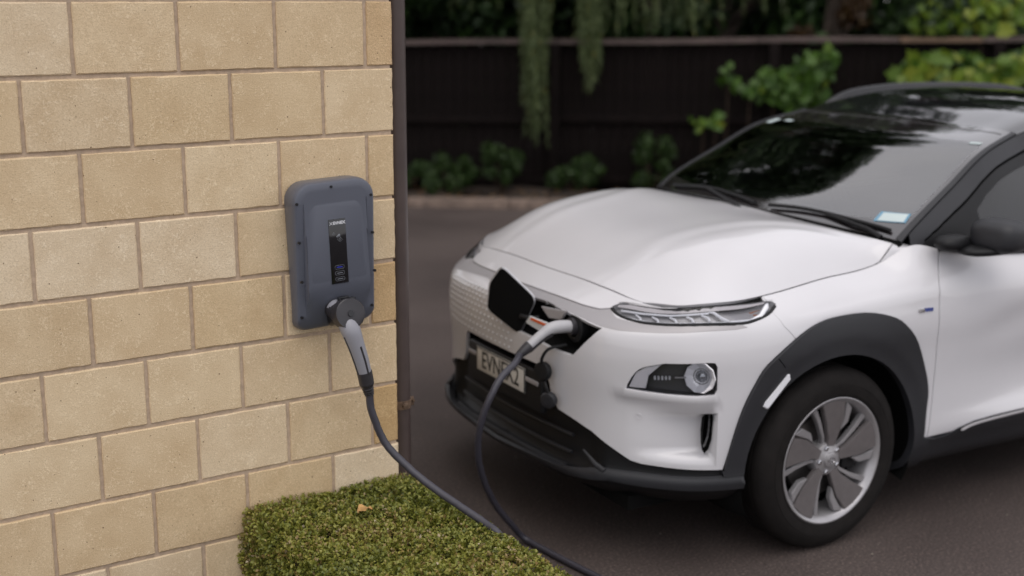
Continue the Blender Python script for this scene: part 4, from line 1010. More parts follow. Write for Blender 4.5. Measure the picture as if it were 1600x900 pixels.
for sgn in (1, -1):
    mm = (lambda p: p) if sgn == 1 else mir
    hl = lamp_bowl('headlamp_housing', mm(DRL), .020, M_grl, car, M_grl, .97)
    tube('lamp_edge', [tuple(on_body(s*sgn, v, -.004)[0]) for s, v in cr2([(.552,.748),(.60,.733),(.68,.719),(.80,.711),(.95,.700),(1.08,.689),(1.14,.698),(1.20,.716),(1.25,.744)], 3)], .0072, M_blkp, hl, 8)
    S = lambda s, v, d: Vector(on_body(s*sgn, v, d)[0])
    SA = np.linspace(.575, 1.22, 24); q_ = [(s_*sgn, v_) for s_ in SA for v_ in (float(np.interp(s_, [.575, .64, 1.1, 1.22], [.757, .762, .760, .764])), float(np.interp(s_, [.575, .64, .8, .95, 1.1, 1.22], [.764, .776, .782, .780, .777, .770])))]
    Fq = []
    for k in range(23):
        a_, b_, c_2, d_2 = 2*k, 2*k+1, 2*k+2, 2*k+3; Fq += [(a_, c_2, b_), (b_, c_2, d_2)] if sgn > 0 else [(a_, b_, c_2), (b_, d_2, c_2)]
    surf_mesh('lamp_shroud', np.array(q_), np.array(Fq), bfn, M_shr, hl, -.0035, 0)
    # light guide: upper bar and five angled steps, then the turn-signal field with its bright hook
    tube('light_bar', [S(s, v, -.010) for s, v in ((.60,.752),(.70,.757),(.80,.757),(.90,.757),(.965,.757))], .0042, M_drl, hl, 8)
    tube('light_bar', [S(s, v, -.012) for s, v in ((.64,.733),(.75,.726),(.85,.722),(.93,.716),(1.02,.709),(1.09,.702))], .0035, M_drl, hl, 8)
    for k in range(5):
        s0 = .675 + .066*k; tube('light_step', [S(s0-.006, .751, -.012), S(s0+.018, .738-.0*k, -.008), S(s0+.024, .724-.001*k, -.010)], [.0028, .0042, .0050], M_drl, hl, 6)
    tube('light_step', [S(.965,.763,-.010), S(.985,.755,-.008), S(1.01,.728,-.008), S(1.035,.710,-.010)], [.003, .005, .006, .006], M_drl, hl, 6)
    tube('light_bar', [S(1.04,.708,-.010), S(1.12,.700,-.008), S(1.17,.714,-.006), S(1.215,.748,-.006), S(1.232,.762,-.008)], [.005, .008, .010, .010, .006], M_drl, hl, 8)
    bm = bmesh.new(); a_ = [S(s, v, -.020) for s, v in ((1.14,.752),(1.20,.756),(1.185,.724),(1.15,.716))]; bm.faces.new([bm.verts.new(q) for q in (a_ if sgn == 1 else a_[::-1])]); from_bm('turn_signal', bm, M_amb, hl)
    fl = lamp_bowl('fog_lamp_housing', mm(FOG), .045, M_foh, car, M_foh, .97)
    # pale bezel at the inner end, dark field with small lights, chrome bowl with projector lens
    bz = [(.676,.460),(.700,.503),(.736,.525),(.790,.539),(.745,.500),(.735,.462)]
    bm = bmesh.new(); a_ = [S(s, v, -.012) for s, v in bz]; f_ = bm.faces.new([bm.verts.new(q) for q in (a_ if sgn == 1 else a_[::-1])]); from_bm('bezel', bm, M_bez, fl)
    for k in range(5): tube('small_light', [S(.765+.013*k, .487+.001*k, -.022), S(.765+.013*k, .497+.001*k, -.020)], .0038, M_drl, fl, 8)
    tube('small_light', [S(.835, .498, -.022), S(.875, .500, -.022)], .0030, M_satin, fl, 6)
    pc, n_ = on_body(.925*sgn, .503, -.012)
    X = Vector((.80, .60*sgn, 0)).normalized(); Mx = Matrix.Translation(pc) @ X.to_track_quat('Z', 'Y').to_matrix().to_4x4()
    bm = bmesh.new(); lathe_bm(bm, [(.022, -.020), (.036, -.012), (.052, .004), (.053, .006), (.055, .002)], 10, 'Z'); bmesh.ops.transform(bm, matrix=Mx, verts=bm.verts); bw = from_bm('lamp_bowl', bm, M_bowl, fl, False)
    bm = bmesh.new(); lathe_bm(bm, [(.0005, -.004), (.010, -.006), (.018, -.012), (.022, -.020), (.024, -.03)], 28, 'Z'); bmesh.ops.transform(bm, matrix=Mx, verts=bm.verts); from_bm('projector_lens', bm, simple('projector_glass', (.30, .31, .33), .03, metal=.6, coat=1), bw)
    bm = bmesh.new(); lathe_bm(bm, [(.024, -.022), (.027, -.014), (.030, -.022)], 28, 'Z'); bmesh.ops.transform(bm, matrix=Mx, verts=bm.verts); from_bm('lens_ring', bm, M_blkp, bw)
    # air-curtain throat
    q = mm(dens(SLOT, .02)); V = [tuple(on_body(s, v, -.020)[0]) for s, v in q] + [tuple(on_body(s, v, -.09)[0]) for s, v in q]; n = len(q)
    from_py('air_duct', V, [(i, (i+1) % n, n+(i+1) % n, n+i) for i in range(n)] + [tuple(range(n, 2*n))], M_dark, car)
    # reflector on the arch trim, fender badge
    bm = bmesh.new(); rp = [(1.152,.421),(1.168,.414),(1.175,.418),(1.262,.484),(1.258,.496),(1.250,.497),(1.160,.432)]
    a_ = [S(s, v, .0105) for s, v in rp]; b_ = [S(1.205+(s-1.205)*.95, .456+(v-.456)*.95, .0150) for s, v in rp]
    va = [bm.verts.new(p) for p in a_]; vb = [bm.verts.new(p) for p in b_]; bm.faces.new(vb)
    for i in range(len(rp)): bm.faces.new((va[i], va[(i+1) % len(rp)], vb[(i+1) % len(rp)], vb[i]))
    bmesh.ops.recalc_face_normals(bm, faces=bm.faces); from_bm('side_reflector', bm, M_drl, car, False)
    for (u0, u1, mt) in ((1.860,1.892,M_chr),(1.892,1.934,M_blu)):
        bm = bmesh.new(); a_ = [S(s, v, .003) for s, v in ((u0,.599),(u1,.597),(u1,.607),(u0,.609))]; b_ = [S(s, v, -.004) for s, v in ((u0,.599),(u1,.597),(u1,.607),(u0,.609))]
        va = [bm.verts.new(p) for p in a_]; vb = [bm.verts.new(p) for p in b_]; bm.faces.new(va)
        for i in range(4): bm.faces.new((vb[i], vb[(i+1) % 4], va[(i+1) % 4], va[i]))
        bmesh.ops.recalc_face_normals(bm, faces=bm.faces); from_bm('badge', bm, mt, car, False)
    # parking sensor
    c_, n_ = on_body(.715*sgn, .392, -.0005); bm = bmesh.new(); lathe_bm(bm, [(.0080, -.001), (.0084, .0004), (.0090, .0004), (.0094, -.001)], 18, 'Z')
    bmesh.ops.transform(bm, matrix=Matrix.Translation(c_) @ Vector(n_).to_track_quat('Z', 'Y').to_matrix().to_4x4(), verts=bm.verts); from_bm('parking_sensor', bm, M_paint, car)
# ---------------------------------------------------------------- embossed pattern on the closed grille
cells = []
for j in range(9):
    for i in range(26):
        s = -.545 + .034*i + (.017 if j % 2 else 0); v = .470 + .0205*j
        if inpoly(np.array([s]), np.array([v]), PORT)[0] or s > .10 or s < -.50 + (.0*j): continue
        cells.append((s, v))
base_me = None
for k, (s, v) in enumerate(cells):
    c_, n_ = on_body(s, v, .0)
    if base_me is None:
        bm = bmesh.new(); a_ = [bm.verts.new((x, y, 0)) for x, y in ((-.0075, -.002), (.001, -.0058), (.0075, .002), (-.001, .0058))]; t_ = [bm.verts.new((x*.45, y*.45, .0038)) for x, y in ((-.0095, 0), (0, -.0062), (.0095, 0), (0, .0062))]
        bm.faces.new(t_)
        for i in range(4): bm.faces.new((a_[i], a_[(i+1) % 4], t_[(i+1) % 4], t_[i]))
        base_me = bpy.data.meshes.new('grille_stud'); bm.to_mesh(base_me); bm.free(); base_me.materials.append(M_gril)
    t = Vector((body(s+.001, v)[0]-body(s-.001, v)[0])).normalized(); zc = Vector(n_); yc = zc.cross(t).normalized(); Mx = Matrix((t, yc, zc)).transposed().to_4x4(); Mx.translation = c_
    o = link('grille_stud', base_me, None, car); o.matrix_local = Mx
# ---------------------------------------------------------------- charge port, its door, caps
q = dens(PORT, .03); n = len(q); cc = np.mean(q, 0)
V = [tuple(on_body(s, v, -.002)[0]) for s, v in q] + [tuple(np.array(on_body(cc[0]+(s-cc[0])*.93, cc[1]+(v-cc[1])*.93, 0)[0]) * [0, 1, 1] + [.745, 0, 0]) for s, v in q]
port = from_py('charge_port', V, [(i, (i+1) % n, n+(i+1) % n, n+i) for i in range(n)] + [tuple(range(n, 2*n))], M_dark, car)
bm = bmesh.new(); lathe_bm(bm, [(.030, 0), (.046, 0), (.050, .006), (.050, .035), (.044, .040), (.030, .040)], 32, 'Z', True)
bmesh.ops.transform(bm, matrix=Matrix.Translation((.745, .405, .806)) @ Matrix.Rotation(pi/2, 4, 'Y'), verts=bm.verts); from_bm('socket_ring', bm, M_blkp, port, True, angle=40)
def plate3(name, quad, th, mat, parent):
    Q = [Vector(p) for p in quad]; n_ = (Q[len(Q)//3]-Q[0]).cross(Q[(2*len(Q))//3]-Q[0]).normalized(); bm = bmesh.new()
    a_ = [bm.verts.new(p + n_*th/2) for p in Q]; b_ = [bm.verts.new(p - n_*th/2) for p in Q]; k = len(Q)
    bm.faces.new(a_); bm.faces.new(b_[::-1])
    for i in range(k): bm.faces.new((a_[i], b_[i], b_[(i+1) % k], a_[(i+1) % k]))
    bmesh.ops.recalc_face_normals(bm, faces=bm.faces); bmesh.ops.bevel(bm, geom=list(bm.edges), offset=min(th*.3, .003), segments=2, affect='EDGES')
    return from_bm(name, bm, mat, parent, True, angle=40)
lb = plate3('warning_label', [(.843,.205,.815),(.838,.330,.815),(.838,.285,.770),(.843,.178,.784)], .006, M_wht, port)
plate3('label_print', [(.8475,.222,.812),(.8425,.322,.808),(.8425,.312,.799),(.8475,.214,.803)], .002, M_org, lb)
plate3('inner_cover', [(.812,.235,.853),(.800,.390,.866),(.800,.355,.828),(.812,.290,.822)], .012, M_satin, port)
FQ = [(.800,.156,.864),(.845,.126,.742),(.905,.012,.812),(.902,.026,.905),(.900,.104,.974)]
def soften(P_, r=.16):
    out = []; n_ = len(P_)
    for i in range(n_):
        a, b, c = Vector(P_[i-1]), Vector(P_[i]), Vector(P_[(i+1) % n_])
        for t in (0, .25, .5, .75, 1): 
            p, q_ = b + (a-b)*r, b + (c-b)*r; out.append(tuple(p*(1-t)**2 + b*2*t*(1-t) + q_*t*t))
    return out
cf0 = sum((Vector(p) for p in FQ), Vector((0, 0, 0)))/5; FQ = soften([tuple(cf0 + (Vector(p)-cf0)*1.13) for p in FQ], .17)
flap = plate3('charge_port_door', FQ, .018, M_paint, car)
cf = Vector((0, 0, 0))
for p in FQ: cf += Vector(p)/len(FQ)
nf = (Vector(FQ[7])-Vector(FQ[2])).cross(Vector(FQ[22])-Vector(FQ[2])).normalized()
for sg in (1,):
    side_ = nf if nf.y > 0 else -nf
    plate3('door_lining', [cf + (Vector(p)-cf)*.965 + side_*.0115 for p in FQ], .006, M_dark, flap)
bm = bmesh.new(); sweep_bm(bm, crom([(.80,.20,.80),(.83,.185,.80),(.852,.15,.803)], 5), .010, 8); from_bm('door_hinge', bm, M_blkp, flap)
def cap_disc(c, r, nrm, mat, parent, name):
    bm = bmesh.new(); lathe_bm(bm, [(.0001, .012), (r*.55, .013), (r*.9, .011), (r, .006), (r, -.010), (r*.8, -.014), (.0001, -.014)], 28, 'Z')
    bmesh.ops.transform(bm, matrix=Matrix.Translation(c) @ Vector(nrm).to_track_quat('Z', 'Y').to_matrix().to_4x4(), verts=bm.verts); return from_bm(name, bm, mat, parent, True, angle=45)
c1 = cap_disc((.872, .345, .648), .034, (.9, .35, .1), M_blkp, port, 'port_cap')
tube('cap_tether', crom([(.80,.385,.745),(.862,.372,.735),(.878,.352,.70),(.876,.346,.675)], 5), .006, M_blkp, c1, 8)
c2_ = cap_disc((.862, .372, .548), .030, (.9, .5, -.1), M_clad, port, 'port_cap')
tube('cap_tether', crom([(.868,.35,.620),(.872,.368,.60),(.866,.375,.575)], 5), .006, M_blkp, c2_, 8)
# ---------------------------------------------------------------- number plate on its black mount
mt = box('plate_mount', (.830, .012, .545), (.030, .56, .155), M_blkp, car, .010, 3)
box('mount_strip', (.848, .008, .577), (.006, .535, .016), M_satin, mt, .002)
pl = box('number_plate', (.8505, 0, .5645), (.003, .372, .096), M_plate, car, .001)
M = Matrix.Translation((.8525, .0, .5645)) @ Matrix(((0, 0, 1, 0), (1, 0, 0, 0), (0, 1, 0, 0), (0, 0, 0, 1)))
text_mesh('plate_lettering', 'EVNEX2', .094, M_let, pl, M, .0008, .86, .0006)
bm = bmesh.new(); add_box(bm, (.8520, 0, .6095), (.003, .372, .004)); add_box(bm, (.8520, 0, .5195), (.003, .372, .004)); add_box(bm, (.8520, .184, .5645), (.003, .004, .086)); add_box(bm, (.8520, -.184, .5645), (.003, .004, .086)); from_bm('plate_frame', bm, M_blkp, pl, False)
# lower intake slats
for k, z in enumerate((.40, .435, .47)): tube('intake_slat', [tuple(np.array(on_body(s, .17+.05*k+.02, -.030)[0])) for s in np.linspace(-.42, .42, 15)], .007, M_clad, car, 6)
# fin in the corner of the intake
for sgn in (1, -1): tube('intake_fin', [tuple(on_body(.50*sgn, .27, .0)[0]), tuple(on_body(.56*sgn, .235, .004)[0]), tuple(on_body(.60*sgn, .215, .004)[0])], [.004, .009, .010], M_clad, car, 8)
# ---------------------------------------------------------------- door mirrors, door handle
for sgn in (1, -1):
    mo = superell('mirror_housing', (-.665 if sgn > 0 else -.80, (.965 if sgn > 0 else .93)*sgn, 1.098 if sgn > 0 else 1.060), (.078, .095, .060), M_clad, car, .62, 30, 18, Matrix.Rotation(radians(8*sgn), 4, 'Z'))
    superell('mirror_base', (-.665 if sgn > 0 else -.78, .935*sgn, 1.050 if sgn > 0 else 1.03), (.135, .085, .020), M_blkp, mo, .7, 24, 14, Matrix.Rotation(radians(-18*sgn), 4, 'Z') @ Matrix.Rotation(radians(4), 4, 'Y'))
    superell('mirror_foot', (-.545 if sgn > 0 else -.62, .862*sgn, 1.066), (.075, .050, .030), M_blkp, mo, .8, 20, 12)
    superell('door_handle', tuple(on_body(2.86*sgn, .60, .022)[0]), (.09, .012, .014), M_paint, car, .6, 20, 10)
# silver strip along the sill
for sgn in (1, -1):
    pts = crom([tuple(on_body(s*sgn, v, .012)[0]) for s, v in ((2.125,.226),(2.17,.238),(2.25,.243),(2.48,.243),(2.8,.243),(3.5,.243))], 5)
    tube('sill_strip', pts, [.002]+[.0055]*(len(pts)-2)+[.002], M_satin, car, 8)
# ---------------------------------------------------------------- wheels
def wheel_meshes():
    W = {}
    # tyre: sidewall and tread profile, outer face at +y
    prof = [(.224,.092),(.232,.100),(.240,.1035),(.2415,.1015),(.2435,.1038),(.262,.1070),(.2745,.1070),(.276,.1052),(.278,.1064),(.286,.1050),(.298,.1010),(.312,.0930),(.322,.0850),(.3275,.076),(.3315,.066)]
    for g in (.045, .012, -.021, -.054):
        prof += [(.3335, g+.014), (.334, g+.003), (.326, g+.0015), (.326, g-.0045), (.334, g-.006)]
    prof += [(.3325,-.068),(.327,-.080),(.318,-.091),(.300,-.102),(.270,-.107),(.235,-.098),(.22,-.09)]
    bm = bmesh.new(); lathe_bm(bm, prof, 96); me = bpy.data.meshes.new('tyre')
    for f in bm.faces: f.smooth = True
    for e in bm.edges:
        if len(e.link_faces) == 2 and e.calc_face_angle(0) > radians(38): e.smooth = False
    bm.to_mesh(me); bm.free(); me.materials.append(M_tyre); W['tyre'] = me
    bm = bmesh.new(); n = 72      # shoulder blocks: shallow cross grooves read as raised bars
    for k in range(n):
        a = 2*pi*k/n; M = Matrix.Rotation(-a, 4, 'Y') @ Matrix.Translation((.3275, .079, 0)) @ Matrix.Rotation(radians(24), 4, 'Z')
        add_box(bm, (0, 0, 0), (.006, .026, .019), .0015, 1, None); 
        bmesh.ops.transform(bm, matrix=M, verts=bm.verts[-24:] if False else [v for v in bm.verts if v.co.length < .03])
    me = bpy.data.meshes.new('tyre_shoulder'); bm.to_mesh(me); bm.free(); me.materials.append(M_tyre); W['shoulder'] = me
    bm = bmesh.new(); lathe_bm(bm, [(.228,.088),(.2335,.0985),(.2328,.1010),(.229,.1015),(.2255,.099),(.214,.090),(.206,.070),(.203,.03),(.205,-.06),(.214,-.09),(.226,-.098)], 96)
    me = bpy.data.meshes.new('rim')
    for f in bm.faces: f.smooth = True
    bm.to_mesh(me); bm.free(); me.materials.append(M_alloy); W['rim'] = me
    # one blade: flat wide petal
    def mk(poly, ys, mat, name, bev=.0025):
        bm = bmesh.new(); a = [bm.verts.new((x, ys(x, z), z)) for x, z in poly]; b = [bm.verts.new((x, ys(x, z)-.022, z)) for x, z in poly]; k = len(poly)
        bm.faces.new(a); bm.faces.new(b[::-1])
        for i in range(k): bm.faces.new((a[i], b[i], b[(i+1) % k], a[(i+1) % k]))
        bmesh.ops.recalc_face_normals(bm, faces=bm.faces); bmesh.ops.bevel(bm, geom=list(bm.edges), offset=bev, segments=2, affect='EDGES')
        for f in bm.faces: f.smooth = True
        for e in bm.edges:
            if len(e.link_faces) == 2 and e.calc_face_angle(0) > radians(30): e.smooth = False
        me = bpy.data.meshes.new(name); bm.to_mesh(me); bm.free(); me.materials.append(mat); return me
    yb = lambda x, z: .078 + .016*math.hypot(x, z)/.2
    P = lambda r, d: (r*sin(radians(d)), r*cos(radians(d)))
    W['blade'] = mk([P(.050,-20), P(.085,-15), P(.150,-12), P(.2185,-5), P(.2205,6), P(.2205,16), P(.2185,24), P(.150,21), P(.085,16), P(.050,20)], yb, M_alg, 'wheel_blade')
    W['tip'] = mk([P(.110,-16), P(.150,-23), P(.2000,-18), P(.2170,-8), P(.150,-13.5)], lambda x, z: yb(x, z)-.003, M_alloy, 'wheel_blade_insert')
    W['spoke'] = mk([P(.045,24), P(.090,21), P(.150,25), P(.2185,29), P(.2185,35), P(.150,31.5), P(.088,29), P(.046,38)], lambda x, z: yb(x, z)-.012, M_alloy, 'wheel_spoke')
    bm = bmesh.new(); lathe_bm(bm, [(.0001,.094),(.020,.094),(.0265,.0915),(.0285,.086),(.034,.084),(.058,.078),(.064,.066),(.060,.02),(.0001,.02)], 40)
    me = bpy.data.meshes.new('hub')
    for f in bm.faces: f.smooth = True
    for e in bm.edges:
        if len(e.link_faces) == 2 and e.calc_face_angle(0) > radians(35): e.smooth = False
    bm.to_mesh(me); bm.free(); me.materials.append(M_alloy); W['hub'] = me
    bm = bmesh.new(); lathe_bm(bm, [(.0001,.03),(.15,.03),(.152,.026),(.152,.008),(.0001,.008)], 48); me = bpy.data.meshes.new('brake_disc'); bm.to_mesh(me); bm.free(); me.materials.append(M_disc); W['disc'] = me
    bm = bmesh.new(); lathe_bm(bm, [(.0001,.0),(.215,.0)], 48); me = bpy.data.meshes.new('wheel_back'); bm.to_mesh(me); bm.free(); me.materials.append(M_dark); W['back'] = me
    bm = bmesh.new(); add_box(bm, (-.13, .03, .03), (.07, .06, .15), .012); me = bpy.data.meshes.new('brake_caliper'); bm.to_mesh(me); bm.free(); me.materials.append(M_blkp); W['caliper'] = me
    bm = bmesh.new(); sweep_bm(bm, [(0, .060, 0), (0, .087, 0), (0, .089, 0)], [.0095, .0090, .006], 6); me = bpy.data.meshes.new('wheel_nut'); bm.to_mesh(me); bm.free(); me.materials.append(M_chr); W['nut'] = me
    # hub emblem: a slanted letter shape inside an oval ring
    bm = bmesh.new(); sweep_bm(bm, [(.0165*cos(t), .0955, .0110*sin(t)) for t in np.linspace(0, 2*pi, 25)], .0012, 6, False)
    sweep_bm(bm, [(-.0085, .0955, -.0085), (-.0045, .0955, .0085)], .0014, 6); sweep_bm(bm, [(.0045, .0955, -.0085), (.0085, .0955, .0085)], .0014, 6); sweep_bm(bm, [(-.0062, .0955, -.001), (.0062, .0955, .001)], .0014, 6)
    me = bpy.data.meshes.new('hub_emblem'); bm.to_mesh(me); bm.free(); me.materials.append(M_chr); W['emblem'] = me
    return W
WM = wheel_meshes()
def wheel(x, y, left_, steer, spin):
    rz = steer + (0 if left_ else pi)
    w = link('wheel', WM['rim'], None, car, (x, y, .334), (0, spin if left_ else -spin, rz)); w.rotation_mode = 'XYZ'
    w.matrix_local = Matrix.Translation((x, y, .334)) @ Matrix.Rotation(rz, 4, 'Z') @ Matrix.Rotation(spin, 4, 'Y')
    for nm, k in (('tyre', 'tyre'), ('hub', 'hub'), ('hub_emblem', 'emblem'), ('brake_disc', 'disc'), ('brake_caliper', 'caliper'), ('wheel_back', 'back')): link(nm, WM[k], None, w)
    for i in range(5):
        a = 2*pi*i/5
        link('wheel_blade', WM['blade'], None, w, None, (0, a, 0)); link('wheel_blade_insert', WM['tip'], None, w, None, (0, a, 0)); link('wheel_spoke', WM['spoke'], None, w, None, (0, a, 0))
        r = .046; b = a + radians(30); link('wheel_nut', WM['nut'], None, w, (r*sin(b), 0, r*cos(b)))
    return w
wheel(0, .783, True, .030, radians(-9)); wheel(0, -.783, False, .030, .4); wheel(-2.6, .783, True, 0, 1.1); wheel(-2.6, -.783, False, 0, .8)
# ================================================================== hedge
M_box = leaf_mat('box_hedge_leaf', [(0, (.060, .070, .012)), (.25, (.115, .135, .022)), (.5, (.21, .225, .038)), (.72, (.31, .30, .06)), (.86, (.30, .21, .08)), (.95, (.42, .32, .19)), (1, (.58, .50, .36))], .42, .22, .45)
M_twig = simple('twig', (.05, .032, .018), .9)
hedge = thing('box_hedge', 'low clipped box hedge with small green leaves at the foot of the block wall', 'hedge', (0, 0, 0))
def make_hedge():
    rng = np.random.default_rng(11); X0, X1, Y0, Y1, H = -.548, .050, -1.75, -.004, .408
    # solid core coloured near black: painted shade for the gaps between leaves
    bm = bmesh.new(); add_box(bm, ((X0+X1)/2, (Y0+Y1)/2, (H-.045)/2), (X1-X0-.07, Y1-Y0-.02, H-.045), .02, 2); from_bm('shade_core', bm, M_hedin, hedge, True)
    def lump(x, y): return .004*np.sin(x*13+1)*np.cos(y*11) + .003*np.sin(x*31+y*23) + .003*np.sin(y*47-x*19)
    sprC, sprN = [], []
    def face(n, f):
        u, v = rng.random(n), rng.random(n); c, nn = f(u, v); sprC.append(c); sprN.append(nn)
    def topf(u, v):
        x = X0 + .012 + u*(X1-X0-.024); y = Y0 + v*(Y1-Y0); ex = np.minimum(x-X0, X1-x); z = H + lump(x, y) - .026*np.exp(-ex/.022)
        return np.stack([x, y, z], 1), np.stack([-.9*np.exp(-(x-X0)/.03)+.9*np.exp(-(X1-x)/.03), 0*x, 0*x+1], 1)
    def sidef(sg):
        def f(u, v):
            y = Y0 + u*(Y1-Y0); z = .05 + v*(H-.06); x = (X0 if sg < 0 else X1) + sg*lump(z*2, y) - sg*.018*np.exp(-(H-z)/.018)
            return np.stack([x, y, z], 1), np.stack([0*x+sg, 0*x, 0*x+.25], 1)
        return f
    def frontf(u, v):
        x = X0 + u*(X1-X0); z = .05 + v*(H-.06); return np.stack([x, Y0+0*x, z], 1), np.stack([0*x, 0*x-1, 0*x+.2], 1)
    face(10500, topf); face(5000, sidef(-1)); face(2400, sidef(1)); face(700, frontf)
    C0 = np.concatenate(sprC); N0 = np.concatenate(sprN); N0 /= np.linalg.norm(N0, axis=1, keepdims=True)
    # each sprig: a short stem with leaf pairs, leaning outwards
    ax = N0 + rdir(rng, len(C0))*.70; ax /= np.linalg.norm(ax, axis=1, keepdims=True); k = 8; n = len(C0)
    C, N, U, T, L, W = [], [], [], [], [], []
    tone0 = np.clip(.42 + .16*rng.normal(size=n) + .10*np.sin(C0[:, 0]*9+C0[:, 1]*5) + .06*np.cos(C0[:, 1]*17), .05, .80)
    dead = rng.random(n) < .035
    for j in range(k):
        t = j/(k-1); d = rdir(rng, n); side_ = d - ax*np.sum(d*ax, 1, keepdims=True); side_ /= np.linalg.norm(side_, axis=1, keepdims=True)
        u = side_*(1.0-.25*t) + ax*(.10+.50*t); u /= np.linalg.norm(u, axis=1, keepdims=True); ln = rng.uniform(.0085, .0140, n)
        C.append(C0 + ax*(-.024 + .028*t) + u*ln[:, None]*.5); U.append(u); nn = ax - u*np.sum(ax*u, 1, keepdims=True) + rdir(rng, n)*.25; nn /= np.linalg.norm(nn, axis=1, keepdims=True); N.append(nn)
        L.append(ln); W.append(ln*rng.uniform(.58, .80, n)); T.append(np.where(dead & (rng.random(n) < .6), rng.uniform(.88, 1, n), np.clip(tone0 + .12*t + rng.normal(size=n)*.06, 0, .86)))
    C, N, U, L, W, T = map(np.concatenate, (C, N, U, L, W, T))
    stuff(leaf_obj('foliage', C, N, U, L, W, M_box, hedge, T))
    bm = bmesh.new()
    for i in range(60):
        x, y = R.uniform(X0+.05, X1-.05), R.uniform(-1.4, Y1-.05); sweep_bm(bm, [(x, y, 0), (x+R.uniform(-.05, .05), y+R.uniform(-.05, .05), .2), (x+R.uniform(-.08, .08), y+R.uniform(-.08, .08), H-.03)], [.006, .004, .002], 5)
    stuff(from_bm('stems', bm, M_twig, hedge))
M_hedin = simple('hedge_shade', (.012, .014, .005), .95, noise=.6, nscale=60, bump=1., bscale=90)
make_hedge()
# one curled tan leaf lying on the hedge
def dead_leaf():
    V = []; n = 7
    for i in range(n+1):
        t = i/n; w = .017*sin(pi*min(1, t*.93+.04))**.7
        for j in range(5):
            s = (j-2)/2; V.append((-.028+.056*t, s*w*(1 + .25*sin(9*t+j)), .006*s*s + .006*sin(5*t) + .004*abs(s)*cos(11*t)))
    F = [(i*5+j, (i+1)*5+j, (i+1)*5+j+1, i*5+j+1) for i in range(n) for j in range(4)]
    m = simple('tan_leaf', (.42, .24, .085), .7, noise=.3, nscale=60)
    return tag(from_py('fallen_leaf', V, F, m, None, True, loc=(-.255, -.255, .432), rot=(.1, -.1, .3)), 'curled tan fallen leaf lying on top of the box hedge', 'leaf')
dead_leaf()
# ================================================================== fence
M_fen = simple('stained_board', (.0052, .0031, .0028), .8, spec=.12, noise=.35, nscale=7, bump=.3, bscale=80)
M_cap = simple('skylit_cap', (.085, .060, .054), .70, noise=.3, nscale=5, bump=.2, bscale=60)  # lighter brown than the boards: the sky's reflection put into the colour
M_capb = simple('tan_cap', (.15, .095, .060), .7, noise=.25, nscale=6, bump=.2, bscale=60)
fence = thing('board_fence', 'tall dark brown close-boarded fence with a flat top rail behind the car', 'fence')
FR = Matrix.Rotation(math.atan2(FD.y, FD.x), 4, 'Z'); ftop = lambda s: 1.450 + .0125*s
board_me = []
for k in range(3):
    bm = bmesh.new(); add_box(bm, (0, 0, 0), (.0985, .020, 1.40), .003, 1); me = bpy.data.meshes.new('board'); bm.to_mesh(me); bm.free(); me.materials.append(M_fen); board_me.append(me)
s = -2.6
while s < 9.4:
    link('board', R.choice(board_me), None, fence, fp(s, .80 + R.uniform(-.003, .003), ftop(s) - .03 - .70 + R.uniform(-.003, .003)), (0, R.uniform(-.002, .002), math.atan2(FD.y, FD.x) + R.uniform(-.02, .02))); s += .1025
for k in range(6):
    s0 = -2.7 + k*2.05 + .0; s1 = s0 + 2.03
    for zz, h in ((.735, .075), (.15, .09)):
        bm = bmesh.new(); add_box(bm, (0, 0, 0), (2.04, .045, h), .004, 2, FR); from_bm('rail', bm, M_fen, fence, True, loc=fp((s0+s1)/2, .765, zz + .01*s0), angle=35)
    bm = bmesh.new(); add_box(bm, (0, 0, 0), (.095, .095, 1.44), .005, 2, FR); from_bm('post', bm, M_fen, fence, True, loc=fp(s1 + .01 + .0, .735, .72 + .0125*s1), angle=35)
segs = [(-2.8, -.6, M_cap), (-.59, 1.40, M_cap), (1.41, 3.3, M_cap), (3.31, 4.58, M_cap), (4.59, 5.33, M_capb), (5.34, 7.2, M_cap), (7.21, 9.6, M_cap)]
for a, b, mt_ in segs:
    bm = bmesh.new(); n = 8; zc = lambda s: ftop(s) + .006*sin(s*2.1)
    vs_ = []
    for i in range(n+1):
        s = a + (b-a)*i/n; vs_.append([bm.verts.new(fp(s, q, zc(s) + dz)) for q, dz in ((.70, -.012), (.70, .022), (.86, .030), (.86, -.004))])
    for p, q in zip(vs_, vs_[1:]):
        for j in range(4): bm.faces.new((p[j], p[(j+1) % 4], q[(j+1) % 4], q[j]))
    bm.faces.new(vs_[0][::-1]); bm.faces.new(vs_[-1]); bmesh.ops.recalc_face_normals(bm, faces=bm.faces); from_bm('cap_rail', bm, mt_, fence, False)
# ================================================================== low bushes at the fence
M_bush = leaf_mat('bush_leaf', [(0, (.012, .027, .005)), (.5, (.024, .052, .009)), (1, (.048, .090, .017))], .5, .25)
def blob_leaves(rng, n, centres, radii, size, spread=.9):
    c = np.asarray(centres, float); r = np.asarray(radii, float); k = rng.integers(0, len(c), n); d = rdir(rng, n); rad = rng.random(n)**(1/2.2)
    P_ = c[k] + d*(r[k]*rad[:, None]); N_ = d + rdir(rng, n)*spread; N_ /= np.linalg.norm(N_, axis=1, keepdims=True)
    U_ = np.cross(N_, rdir(rng, n)); U_ /= np.linalg.norm(U_, axis=1, keepdims=True); L_ = rng.uniform(.7, 1.3, n)*size
    return P_, N_, U_, L_
bushes = [(-.02, .58, .26, .22, 'small dim green bush half hidden behind the downpipe'), (.40, .36, .36, .27, 'rounded green bush at the fence, nearest the downpipe in full view'), (.92, .45, .42, .20, 'upright green bush at the fence between two rounder ones'),
          (1.62, .50, .32, .24, 'low green bush at the fence just above the far end of the bonnet'), (2.34, .55, .50, .26, 'green bush at the fence beside the far windscreen pillar')]
